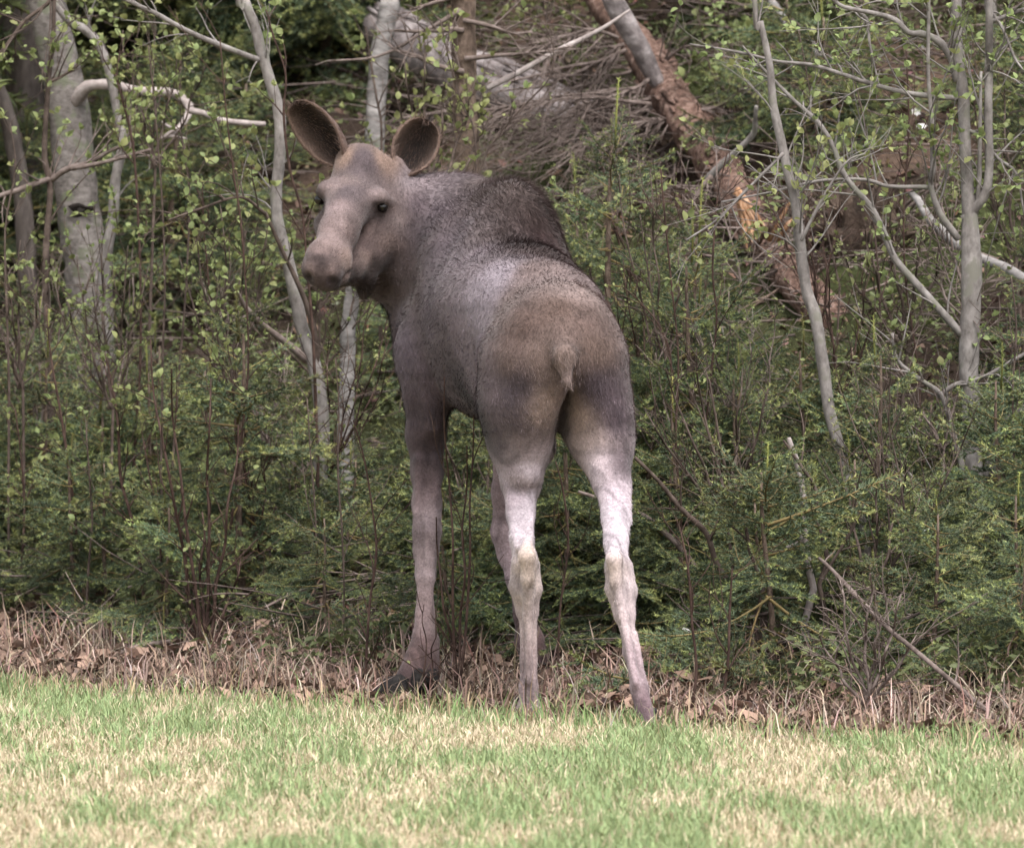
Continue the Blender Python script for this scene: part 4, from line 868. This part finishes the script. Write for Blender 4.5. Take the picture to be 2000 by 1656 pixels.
ell(660, 535, 25.79, 0.034, 0.035, 0.035, 0.03, HAX)           # side of the upper lip
ell(640, 548, 25.735, 0.045, 0.026, 0.04, 0.02, HAX)           # nose pad
E_D = (surf(747, 404, 25.0), surf(624, 391, 25.0) or 26.03)
ell(747, 405, E_D[0] + 0.002, 0.019, 0.013, 0.012, 0.012, HAX, cut=True)  # eye slits
ell(623, 391, E_D[1] + 0.004, 0.014, 0.015, 0.012, 0.012, HAX, cut=True)
rcone(P(742, 419, surf(742, 419, 25.0)), P(727, 452, surf(727, 452, 25.0)), 0.008, 0.005, 0.016, cut=True)   # tear groove
dent(650, 550, 0.019, 0.010, 0.018, 0.008, 0.0, HAX, 25.0)        # nostrils
dent(604, 541, 0.010, 0.011, 0.014, 0.008, 0.0, HAX, 25.0)
for (xa, ya), (xb, yb) in (((652, 568), (664, 556)), ((664, 556), (678, 534)), ((678, 534), (690, 508))):
    da, db = surf(xa, ya, 25.0) or 25.75, surf(xb, yb, 25.0) or 25.8; rcone(P(xa, ya, da), P(xb, yb, db), 0.0055, 0.0055, 0.010, cut=True)   # mouth line
rcone(P(712, 552, 26.0), P(710, 578, 26.02), 0.032, 0.016, 0.05)               # small bell under the throat
# left hind leg
chain([(1022, 715, 25.0, 82), (1016, 790, 25.02, 72), (1021, 860, 25.04, 58), (1020, 925, 25.01, 40)], 0.06, (FWD, 1.75))
chain([(1052, 780, 24.9, 44), (1062, 845, 24.95, 28)], 0.06)
chain([(1020, 900, 25.05, 44), (1018, 945, 25.02, 36), (1017, 1000, 24.96, 26), (1019, 1055, 24.89, 21),
       (1026, 1095, 24.87, 22), (1027, 1150, 24.89, 23), (1031, 1195, 24.92, 17), (1032, 1290, 24.92, 13), (1032, 1345, 24.92, 16), (1034, 1402, 24.93, 23)], 0.025)
chain([(1030, 1055, 24.83, 10), (1029, 1085, 24.80, 16), (1031, 1130, 24.82, 13), (1032, 1200, 24.87, 10), (1032, 1330, 24.88, 8)], 0.015)     # point of hock and tendon
chain([(1004, 940, 25.0, 14), (1000, 1010, 24.93, 8), (1014, 1070, 24.84, 8)], 0.015); chain([(1036, 940, 24.98, 12), (1036, 1010, 24.91, 8), (1034, 1060, 24.84, 8)], 0.015)
chain([(1007, 1095, 24.9, 9), (1006, 1145, 24.9, 11), (1016, 1195, 24.92, 8)], 0.015); chain([(1046, 1100, 24.9, 9), (1047, 1150, 24.9, 11), (1042, 1195, 24.92, 7)], 0.015)
chain([(1022, 1220, 24.91, 6), (1023, 1340, 24.91, 7)], 0.01); chain([(1043, 1220, 24.91, 6), (1043, 1340, 24.91, 7)], 0.01)
chain([(1020, 1385, 24.92, 12), (1016, 1408, 24.93, 14)], 0.02); chain([(1048, 1385, 24.92, 12), (1052, 1408, 24.93, 14)], 0.02)
# right hind leg
chain([(1148, 715, 24.99, 70), (1162, 790, 24.98, 62), (1177, 860, 24.95, 53), (1190, 925, 24.87, 37)], 0.06, (FWD, 1.75))
chain([(1135, 780, 24.9, 38), (1138, 845, 24.92, 26)], 0.06)
chain([(1186, 900, 24.88, 42), (1194, 945, 24.82, 33), (1202, 1010, 24.70, 24), (1203, 1060, 24.60, 21),
       (1207, 1105, 24.54, 21), (1213, 1150, 24.53, 23), (1221, 1200, 24.52, 17), (1232, 1275, 24.47, 13), (1249, 1345, 24.42, 15), (1266, 1424, 24.38, 22)], 0.025)
chain([(1199, 1060, 24.55, 9), (1200, 1092, 24.49, 16), (1205, 1135, 24.49, 13), (1217, 1200, 24.48, 9), (1243, 1335, 24.39, 8)], 0.015)
chain([(1182, 950, 24.80, 12), (1186, 1020, 24.68, 8), (1192, 1075, 24.56, 8)], 0.015); chain([(1220, 945, 24.8, 14), (1224, 1015, 24.69, 9), (1212, 1080, 24.55, 8)], 0.015)
chain([(1227, 1105, 24.56, 10), (1232, 1155, 24.55, 12), (1229, 1205, 24.53, 8)], 0.015); chain([(1190, 1105, 24.56, 9), (1193, 1150, 24.54, 10), (1208, 1205, 24.52, 7)], 0.015)
chain([(1224, 1235, 24.46, 6), (1240, 1340, 24.41, 7)], 0.01); chain([(1240, 1235, 24.47, 6), (1258, 1340, 24.42, 7)], 0.01)
# left fore leg
chain([(842, 690, 25.98, 70), (836, 770, 25.94, 46), (832, 850, 25.93, 37), (834, 920, 25.92, 29), (834, 985, 25.90, 26), (834, 1035, 25.88, 25),
       (832, 1075, 25.88, 22), (831, 1120, 25.87, 17), (830, 1200, 25.85, 15), (828, 1248, 25.83, 20), (822, 1285, 25.80, 27), (806, 1325, 25.77, 28), (792, 1348, 25.76, 24)], 0.03)
chain([(848, 735, 25.86, 30), (848, 830, 25.86, 18)], 0.05)     # elbow
chain([(820, 900, 25.88, 12), (818, 1000, 25.86, 8), (820, 1050, 25.86, 10)], 0.018); chain([(850, 900, 25.88, 12), (850, 1010, 25.86, 8), (846, 1060, 25.86, 9)], 0.018)
chain([(826, 1070, 25.86, 8), (822, 1130, 25.83, 7), (822, 1250, 25.82, 9)], 0.022); chain([(838, 1070, 25.86, 8), (839, 1130, 25.83, 7), (839, 1250, 25.82, 9)], 0.022)
chain([(846, 1250, 25.84, 12), (840, 1308, 25.8, 18)], 0.02)
# right fore leg
chain([(1005, 700, 26.1, 70), (1005, 790, 26.15, 48), (1000, 870, 26.2, 38), (993, 960, 26.28, 30), (990, 1040, 26.32, 28), (998, 1080, 26.32, 24),
       (1010, 1130, 26.3, 19), (1024, 1200, 26.3, 18), (1034, 1250, 26.3, 25), (1046, 1295, 26.32, 26), (1048, 1320, 26.34, 22)], 0.03)
# tail
chain([(1098, 655, 24.79, 28), (1104, 700, 24.70, 21), (1110, 748, 24.675, 11)], 0.03)
ell(1106, 815, 24.86, 0.010, 0.16, 0.085, 0.06, cut=True)       # cleft between the thighs

def surface_nets(vol):
    s = vol < 0
    c8 = [(i, j, k) for i in (0, 1) for j in (0, 1) for k in (0, 1)]
    nx, ny, nz = vol.shape
    cnt = np.zeros((nx - 1, ny - 1, nz - 1), dtype=np.uint8)
    for i, j, k in c8: cnt += s[i:nx - 1 + i, j:ny - 1 + j, k:nz - 1 + k]
    act = (cnt > 0) & (cnt < 8); idx = np.argwhere(act)
    num = np.full(act.shape, -1, dtype=np.int64); num[act] = np.arange(len(idx))
    val = {c: vol[idx[:, 0] + c[0], idx[:, 1] + c[1], idx[:, 2] + c[2]] for c in c8}
    acc = np.zeros((len(idx), 3)); n = np.zeros(len(idx))
    for a in c8:
        for ax in range(3):
            if a[ax] == 0:
                b = list(a); b[ax] = 1; b = tuple(b)
                va, vb = val[a], val[b]; m = (va < 0) != (vb < 0)
                t = np.where(m, va / np.where(m, va - vb, 1), 0)
                p = np.tile(np.array(a, dtype=float), (len(idx), 1)); p[:, ax] = t
                acc += p * m[:, None]; n += m
    verts = idx + acc / n[:, None]
    quads = []
    for ax in range(3):
        u, w = (ax + 1) % 3, (ax + 2) % 3
        sa = [slice(1, -1)] * 3; sa[ax] = slice(0, -1); sb = list(sa); sb[ax] = slice(1, None)
        A = s[tuple(sa)]; B = s[tuple(sb)]
        e = np.argwhere(A != B); 
        base = e.copy(); base[:, u] += 1; base[:, w] += 1
        ok = np.all(base < np.array(act.shape), axis=1); e = e[ok]; base = base[ok]
        def cell(du, dw):
            q = base.copy(); q[:, u] -= du; q[:, w] -= dw; return num[q[:, 0], q[:, 1], q[:, 2]]
        q = np.stack([cell(0, 0), cell(1, 0), cell(1, 1), cell(0, 1)], -1)
        flip = ~A[e[:, 0], e[:, 1], e[:, 2]] 
        q[flip] = q[flip][:, ::-1]
        quads.append(q[np.all(q >= 0, axis=1)])
    return LO + verts * HV, np.concatenate(quads)
bv, bq = surface_nets(VOL)
# light smoothing of the voxel steps
def relax(v, q, it=3, f=0.5):
    e = np.vstack([q[:, [0, 1]], q[:, [1, 2]], q[:, [2, 3]], q[:, [3, 0]]]); e = np.unique(np.sort(e, 1), axis=0)
    deg = np.bincount(e.ravel(), minlength=len(v))[:, None].clip(1)
    for _ in range(it):
        for ff in (f, -f * 0.9):
            a = np.zeros_like(v)
            for ax in range(3): a[:, ax] = np.bincount(e[:, 0], v[e[:, 1], ax], len(v)) + np.bincount(e[:, 1], v[e[:, 0], ax], len(v))
            v = v + ff * (a / deg - v)
    return v
bv = relax(bv, bq, 4)
# ears: cupped leaves of skin and fur, part of the same body mesh
def ear(base, tip, opening, W, bend, n=26, m=17, thick=0.008):
    ax = unit(tip - base); o = unit(opening - ax * np.dot(opening, ax)); s = np.cross(ax, o); L = np.linalg.norm(tip - base)
    u = np.linspace(0, 1, n)
    prof = np.interp(u, [0, 0.12, 0.3, 0.5, 0.7, 0.85, 0.95, 1.0], [0.40, 0.56, 0.84, 1.0, 0.98, 0.80, 0.55, 0.22]) * W
    phm = np.interp(u, [0, 0.2, 0.4, 0.7, 1], [2.7, 2.25, 1.75, 1.4, 1.1])
    cen = base + ax * (u * L)[:, None] + o * (bend * np.sin(u * np.pi))[:, None]
    ph = np.linspace(-1, 1, m)
    outs = []
    for sgn in (0, 1):
        r = prof / np.sin(np.minimum(phm, math.pi / 2)) - sgn * thick * np.interp(u, [0, .8, 1], [1, 1, .3]); r = r[:, None]
        a = ph[None, :] * phm[:, None] * (1 - 0.02 * sgn)
        pts = cen[:, None, :] + (prof * 0.35)[:, None, None] * o + r[..., None] * (np.sin(a)[..., None] * s - np.cos(a)[..., None] * o * 0.8)
        outs.append(pts)
    v = np.concatenate([outs[0].reshape(-1, 3), outs[1].reshape(-1, 3)]); K = n * m
    i = (np.arange(n - 1)[:, None] * m + np.arange(m - 1)[None, :]).ravel()
    q0 = np.stack([i, i + 1, i + m + 1, i + m], -1); q1 = q0[:, ::-1] + K
    j = np.arange(n - 1) * m; rim = np.stack([j, j + m, j + m + K, j + K], -1); jr = j + m - 1; rim2 = np.stack([jr + K, jr + m + K, jr + m, jr], -1)
    kk = (n - 1) * m + np.arange(m - 1); top = np.stack([kk, kk + 1, kk + 1 + K, kk + K], -1)
    inner = np.concatenate([np.zeros(K), np.ones(K)]); uu = np.concatenate([np.repeat(u, m)] * 2); vv = np.concatenate([np.tile(np.abs(ph), n)] * 2)
    return v, np.concatenate([q0, q1, rim, rim2, top]), inner, uu, vv
e1 = ear(P(680, 322, 26.12), P(572, 202, 26.06), np.array((-0.50, -0.83, -0.22)), 0.074, -0.012)
e2 = ear(P(782, 345, 26.14), P(836, 236, 26.10), np.array((-0.10, -0.97, -0.05)), 0.074, -0.012)
AV = [bv]; AQ = [bq]; part_id = [np.zeros(len(bv))]; e_inner = [np.zeros(len(bv))]; e_v = [np.zeros(len(bv))]
off = len(bv)
for ev, eq, ei, eu, evv in (e1, e2):
    AV.append(ev); AQ.append(eq + off); off += len(ev); part_id.append(np.ones(len(ev))); e_inner.append(ei * np.clip(eu * 6, 0, 1)); e_v.append(evv)
AV = np.concatenate(AV); AQ = np.concatenate(AQ); part_id = np.concatenate(part_id); e_inner = np.concatenate(e_inner); e_v = np.concatenate(e_v)

# coat colours with under-jaw shade painted in, blended between marks on the body
def lin(c):
    c = np.asarray(c, dtype=float) / 255; return np.where(c <= 0.04045, c / 12.92, ((c + 0.055) / 1.055) ** 2.4)
def to_px(v):
    y = v[:, 1]; z = v[:, 2] - CAMZ
    f = y * _cp - z * _sp; u = y * _sp + z * _cp
    return 1000 + F * v[:, 0] / f, 828 - F * u / f
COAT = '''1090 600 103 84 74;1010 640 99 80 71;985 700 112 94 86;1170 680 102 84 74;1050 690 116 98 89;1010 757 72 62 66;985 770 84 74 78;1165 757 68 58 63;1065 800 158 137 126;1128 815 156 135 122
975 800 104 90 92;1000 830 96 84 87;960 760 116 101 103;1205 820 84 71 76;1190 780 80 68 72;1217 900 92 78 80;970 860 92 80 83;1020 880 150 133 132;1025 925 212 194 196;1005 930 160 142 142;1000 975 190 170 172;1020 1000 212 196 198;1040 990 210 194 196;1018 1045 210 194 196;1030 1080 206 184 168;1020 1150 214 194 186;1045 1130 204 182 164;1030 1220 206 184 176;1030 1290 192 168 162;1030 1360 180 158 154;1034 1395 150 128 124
1165 905 208 188 188;1150 850 170 150 142;1195 1000 212 196 198;1200 1050 208 192 194;1215 960 196 178 180;1195 1130 206 184 170;1222 1150 212 192 190;1215 1200 206 184 180;1240 1300 190 166 166;1262 1390 132 108 110;1107 735 136 118 110;1100 690 122 104 94
930 600 150 138 142;900 690 136 122 126;960 545 160 148 152;1045 520 126 109 103;1120 565 144 126 118;1000 580 124 107 100;1150 620 106 88 80;1020 390 80 67 62;1062 460 68 50 48;1045 430 70 56 52;1000 460 92 79 76;1030 470 66 53 50;1000 370 104 90 84;1060 420 72 58 54;975 400 110 96 91;950 430 118 105 102;930 400 120 107 104;1065 485 76 60 56;930 355 124 111 106;950 375 114 101 95;985 440 98 84 80
850 370 138 126 126;830 430 112 100 101;900 440 130 117 118;790 540 108 94 94;740 560 78 62 56;830 620 110 98 102;780 680 104 92 98;870 520 120 108 110;830 760 98 85 88;835 850 82 68 68;835 925 98 82 81;835 1000 172 152 150;835 1100 174 153 149;830 1200 166 143 138;828 1265 118 95 90;795 1335 88 70 68
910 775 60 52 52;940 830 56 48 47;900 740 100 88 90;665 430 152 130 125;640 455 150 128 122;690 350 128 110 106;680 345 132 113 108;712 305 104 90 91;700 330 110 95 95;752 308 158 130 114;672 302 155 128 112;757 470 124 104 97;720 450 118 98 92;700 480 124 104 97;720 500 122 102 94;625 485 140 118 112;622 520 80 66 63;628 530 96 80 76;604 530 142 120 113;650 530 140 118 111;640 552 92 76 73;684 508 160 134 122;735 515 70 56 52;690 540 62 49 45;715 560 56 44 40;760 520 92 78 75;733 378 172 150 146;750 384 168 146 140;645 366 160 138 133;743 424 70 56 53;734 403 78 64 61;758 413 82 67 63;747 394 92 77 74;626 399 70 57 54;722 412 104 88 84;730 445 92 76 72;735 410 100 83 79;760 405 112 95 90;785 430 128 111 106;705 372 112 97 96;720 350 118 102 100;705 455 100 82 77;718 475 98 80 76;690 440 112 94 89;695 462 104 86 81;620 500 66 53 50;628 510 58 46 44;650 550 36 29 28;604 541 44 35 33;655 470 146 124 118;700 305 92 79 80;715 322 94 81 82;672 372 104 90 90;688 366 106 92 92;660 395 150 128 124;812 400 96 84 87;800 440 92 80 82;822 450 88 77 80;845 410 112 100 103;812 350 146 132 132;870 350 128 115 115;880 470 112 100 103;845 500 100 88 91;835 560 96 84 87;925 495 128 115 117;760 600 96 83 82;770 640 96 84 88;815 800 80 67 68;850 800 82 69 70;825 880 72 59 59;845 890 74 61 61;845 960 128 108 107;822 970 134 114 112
968 1050 192 168 168;975 1000 170 148 148;1062 1262 116 93 90;1064 1305 96 78 76'''  # belly marks set darker than the flank
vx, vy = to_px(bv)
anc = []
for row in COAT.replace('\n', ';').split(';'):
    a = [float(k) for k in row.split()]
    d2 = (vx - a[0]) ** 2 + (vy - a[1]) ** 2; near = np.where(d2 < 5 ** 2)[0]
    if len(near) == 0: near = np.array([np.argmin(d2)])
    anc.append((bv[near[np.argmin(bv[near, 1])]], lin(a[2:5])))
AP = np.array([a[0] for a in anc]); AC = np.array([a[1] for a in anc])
COAT_GAIN = 0.92
def coat(v):
    out = np.zeros((len(v), 3))
    for i in range(0, len(v), 40000):
        xx_, yy_ = to_px(v[i:i + 40000]); ep_ = (0.0003 + 0.0013 * sstep(755, 840, xx_) + 0.0013 * sstep(560, 640, yy_)).clip(0, 0.0016)[:, None]
        d2 = ((v[i:i + 40000, None, :] - AP[None]) ** 2).sum(-1) + ep_
        w = d2 ** -2.0; out[i:i + 40000] = (w @ AC) / w.sum(1, keepdims=True)
    x_, y_ = to_px(v); hd = ((1 - sstep(755, 840, x_)) * (1 - sstep(560, 640, y_)))[:, None]
    lg_ = sstep(1.0, 0.8, v[:, 2])[:, None] if False else (1 - sstep(0.75, 1.0, v[:, 2]))[:, None]
    t_ = v[:, 0] * 0.8 + v[:, 1] * 0.6
    mot = 0.84 + 0.32 * vnoise(t_, v[:, 2], 0.035, 61) ; mot = mot * (0.88 + 0.24 * vnoise(t_, v[:, 2], 0.012, 62))
    strk = 1 - 0.34 * sstep(0.5, 0.85, vnoise(t_, v[:, 2] * 0.16, 0.011, 63)) * lg_[:, 0]  # dark leg streaks: fur stripes, with tendon shadows painted in
    wb = np.array((0.965, 0.97, 1.02)) * (1 - lg_) + np.array((0.93, 0.965, 1.02)) * lg_; wb = hd * np.array((0.86, 0.90, 0.94)) + (1 - hd) * wb
    return out * (hd * 0.80 + (1 - hd) * COAT_GAIN) * wb * (mot * strk)[:, None]
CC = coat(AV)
earc = 0.8 * lin((118, 97, 88)) * (1 - e_inner)[:, None] + e_inner[:, None] * (lin((34, 27, 25)) * (1 - e_v ** 2)[:, None] + lin((128, 107, 95)) * (e_v ** 2)[:, None])
CC = np.where(part_id[:, None] > 0.5, earc, CC)
m_coat, nt, b = mat_new('moose_coat')
at = N(nt, 'ShaderNodeAttribute', attribute_name='tint'); tc = N(nt, 'ShaderNodeTexCoord')
n1 = N(nt, 'ShaderNodeTexNoise', Scale=130.0, Detail=4.0, Roughness=0.7); nt.links.new(tc.outputs['Object'], n1.inputs['Vector'])
g = ramp(nt, [(0.3, (0.6, 0.58, 0.58)), (0.7, (1.2, 1.2, 1.2))], n1.outputs[0])
mx = N(nt, 'ShaderNodeMix', data_type='RGBA', blend_type='MULTIPLY'); mx.inputs[0].default_value = 1
nt.links.new(at.outputs['Color'], mx.inputs[6]); nt.links.new(g, mx.inputs[7]); nt.links.new(mx.outputs[2], b.inputs['Base Color'])
bp = N(nt, 'ShaderNodeBump', Strength=0.35, Distance=0.004); nt.links.new(n1.outputs[0], bp.inputs['Height']); nt.links.new(bp.outputs[0], b.inputs['Normal'])
b.inputs['Roughness'].default_value = 0.8; b.inputs['Specular IOR Level'].default_value = 0.2
b.inputs['Sheen Weight'].default_value = 0.15; b.inputs['Sheen Roughness'].default_value = 0.5
MB0 = np.array((P(1000, 1390, 25.3)[0], 25.3, 0.0))
moose = thing('moose', 'young grey-brown moose seen from behind, looking back over its shoulder on the lawn edge', 'moose', MB0)
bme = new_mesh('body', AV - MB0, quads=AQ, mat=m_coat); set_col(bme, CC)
body = link('body', bme, moose)
# fur: short hairs over the whole coat, longer on hump, neck and tail
def fur():
    me = bme
    nv = len(me.vertices); no = np.empty(nv * 3, dtype=np.float32); me.vertices.foreach_get('normal', no); no = no.reshape(-1, 3)
    q = AQ; pq = AV[q]; area = 0.5 * np.linalg.norm(np.cross(pq[:, 2] - pq[:, 0], pq[:, 3] - pq[:, 1]), axis=1)
    NH = 260000
    fi = rng.choice(len(q), NH, p=area / area.sum()); a, bb = rng.random((2, NH, 1))
    w4 = [(1 - a) * (1 - bb), a * (1 - bb), a * bb, (1 - a) * bb]
    pos = sum(wt * AV[q[fi, k]] for k, wt in enumerate(w4)); nr = unit(sum(wt * no[q[fi, k]] for k, wt in enumerate(w4)))
    cl = sum(wt * CC[q[fi, k]] for k, wt in enumerate(w4)); isear = part_id[q[fi, 0]] > 0.5
    x, y = to_px(pos)
    flow = np.tile(-FWD * 0.7 + np.array((0, 0, -0.75)), (NH, 1))
    head = (x + 25 * rng.normal(size=NH) < 800) & (y < 590) & ~isear; flow[head] = -HD
    leg = (pos[:, 2] < 0.85); flow[leg] = (0, 0, -1)
    nw = ((1 - sstep(880, 1080, x)) * sstep(775, 835, x) * (1 - sstep(430, 560, y)) * (pos[:, 2] > 1.1))[:, None]; flow = flow * (1 - nw) + np.array((0.75, -0.1, -0.65)) * nw
    for e_, rt in ((e1, (P(680, 322, 26.12), P(572, 202, 26.06))), (e2, (P(782, 345, 26.14), P(836, 236, 26.10)))):
        sel = isear & (np.linalg.norm(pos - (rt[0] + rt[1]) / 2, axis=1) < 0.2); flow[sel] = unit(rt[1] - rt[0])
    fl = unit(flow - nr * (flow * nr).sum(1, keepdims=True) + 0.25 * rng.normal(size=(NH, 3)))
    clump = vnoise(pos[:, 0] * 1.0 + pos[:, 1] * 0.7, pos[:, 2], 0.02, 77)
    ln = np.full(NH, 0.017)
    hump = np.exp(-(((x - 1020) / 85) ** 2 + ((y - 405) / 80) ** 2)) * (pos[:, 2] > 1.2); ln += 0.030 * hump
    mane = np.exp(-(((x - 870) / 80) ** 2 + ((y - 385) / 70) ** 2)); ln += 0.022 * mane
    ln[head] = 0.011; ln[leg] = 0.011; ln[isear] = 0.017 + 0.02 * rng.random(isear.sum())
    tail = (np.abs(x - 1107) < 30) & (y > 680) & (y < 765) & (pos[:, 1] < 24.85); ln[tail] = 0.024
    bell = (x > 680) & (x < 760) & (y > 545) & (y < 620); ln[bell] = 0.03
    ln *= rng.uniform(0.6, 1.35, NH)
    lift = 0.30 + 0.25 * hump + 0.22 * rng.random(NH); lift[head] *= 0.7; lift[leg] *= 0.6; lift[isear] *= 1.8
    d1 = unit(fl + nr * lift[:, None]); d2 = unit(fl + nr * (lift * 0.3)[:, None])
    wd = 0.0013 + 0.0011 * rng.random(NH); side = unit(np.cross(d1, nr) + 0.35 * rng.normal(size=(NH, 3)) * np.linalg.norm(np.cross(d1, nr), axis=1, keepdims=True)) * (wd / 2)[:, None]
    root = pos - nr * 0.001; mid = root + d1 * (ln * 0.55)[:, None]; tip = mid + d2 * (ln * 0.45)[:, None]
    v = np.stack([root - side, root + side, tip], 1).reshape(-1, 3)
    t = np.arange(NH * 3).reshape(-1, 3)
    br = (0.68 + 0.64 * rng.random(NH)) * (0.72 + 0.56 * clump) * np.where(rng.random(NH) < 0.05, 0.6, 1.0)
    fm = new_mesh('fur', v - MB0, tris=t, mat=m_fur, smooth=False)
    set_col(fm, np.repeat(cl * br[:, None], 3, axis=0) * np.tile(np.array((0.92, 0.92, 1.1)), NH)[:, None])
    return fm
m_fur, nt, b = mat_new('moose_fur'); at = N(nt, 'ShaderNodeAttribute', attribute_name='tint'); nt.links.new(at.outputs['Color'], b.inputs['Base Color'])
b.inputs['Roughness'].default_value = 0.6; b.inputs['Specular IOR Level'].default_value = 0.25
link('fur', fur(), moose)
# eyes
m_eye, nt, b = mat_new('moose_eye'); b.inputs['Base Color'].default_value = (0.008, 0.006, 0.005, 1); b.inputs['Roughness'].default_value = 0.12
for ex, ey, ed in ((747, 405, E_D[0] + 0.017), (625, 391, E_D[1] + 0.016)):
    v, q, _ = ball(P(ex, ey, ed), (0.018, 0.016, 0.0165), HAX); link('eye', new_mesh('eye', v - MB0, quads=q, mat=m_eye), moose)
# hooves: two pointed toes and two dew claws each
m_hoof, nt, b = mat_new('hoof_horn'); tc = N(nt, 'ShaderNodeTexCoord'); n1 = N(nt, 'ShaderNodeTexNoise', Scale=60.0, Detail=4.0); nt.links.new(tc.outputs['Object'], n1.inputs['Vector'])
nt.links.new(ramp(nt, [(0.3, (0.012, 0.011, 0.011)), (0.7, (0.045, 0.04, 0.038))], n1.outputs[0]), b.inputs['Base Color']); b.inputs['Roughness'].default_value = 0.75; b.inputs['Specular IOR Level'].default_value = 0.15
def hoof(px, py, d, yaw, dew, k=1.0):
    o = P(px, py, d); o[2] = max(o[2], 0.05); f = np.array((-math.sin(yaw), math.cos(yaw), 0)); s = np.array((math.cos(yaw), math.sin(yaw), 0))
    mbh = MB()
    for sg in (-1, 1):
        c = np.array((o[0], o[1], 0)) + s * sg * 0.026 * k - f * 0.035 * k
        prof = [(-0.0, 0.024, 0.07), (0.03, 0.027, 0.085), (0.07, 0.026, 0.075), (0.11, 0.018, 0.045), (0.145, 0.006, 0.015)]
        rings = []
        for fy, hw, hh in [(a_ * k, b_ * k, c_ * k) for a_, b_, c_ in prof]:
            for sx, zz in ((-1, 0.0), (1, 0.0), (1.0, hh * 0.5), (0.55, hh), (-0.55, hh), (-1, hh * 0.5)): rings.append(c + f * fy + s * sx * hw + UPV * zz + s * sg * 0.006 * fy / 0.1)
        v = np.array(rings); K = len(prof); i = np.arange(K - 1)[:, None] * 6; j = np.arange(6)[None]; j2 = (j + 1) % 6
        mbh.add(v, [[0, 2, 1], [0, 3, 2], [0, 4, 3], [0, 5, 4], [24, 25, 26], [24, 26, 27], [24, 27, 28], [24, 28, 29]], np.stack([i + j, i + j2, i + 6 + j2, i + 6 + j], -1).reshape(-1, 4))
    for dx, dy, dd, r in dew:
        v, q, _ = ball(P(dx, dy, dd), (r, r, r * 1.6)); mbh.add(v, None, q)
    link('hoof', mbh.mesh('hoof', m_hoof, MB0), moose)
hoof(1034, 1400, 24.99, TH, [], 0.8)
hoof(1262, 1420, 24.42, 0.1, [], 0.7)
hoof(788, 1362, 25.76, R(62), [(818, 1330, 25.70, 0.026), (846, 1328, 25.74, 0.024)])
hoof(1046, 1335, 26.36, TH, [(1062, 1322, 26.27, 0.03), (1036, 1324, 26.27, 0.022)])
# ------------------------------------------------------------------ pieces that belong to a part sit under that part
for root_name, part_name, kinds in (('fallen_spruce', 'trunk', ('splinter', 'bark_plate')), ('weathered_log', 'log', ('bark_plate',)), ('root_plate', 'soil', ('root',)), ('aspen_tree', 'trunk', ('knot_hole', 'broken_branch'))):
    for r_o in [o for o in col.objects if o.name == root_name]:
        kids = list(r_o.children)
        host = next(k for k in kids if k.name.split('.')[0] == part_name)
        for k in kids:
            if k.name.split('.')[0] in kinds: k.parent = host
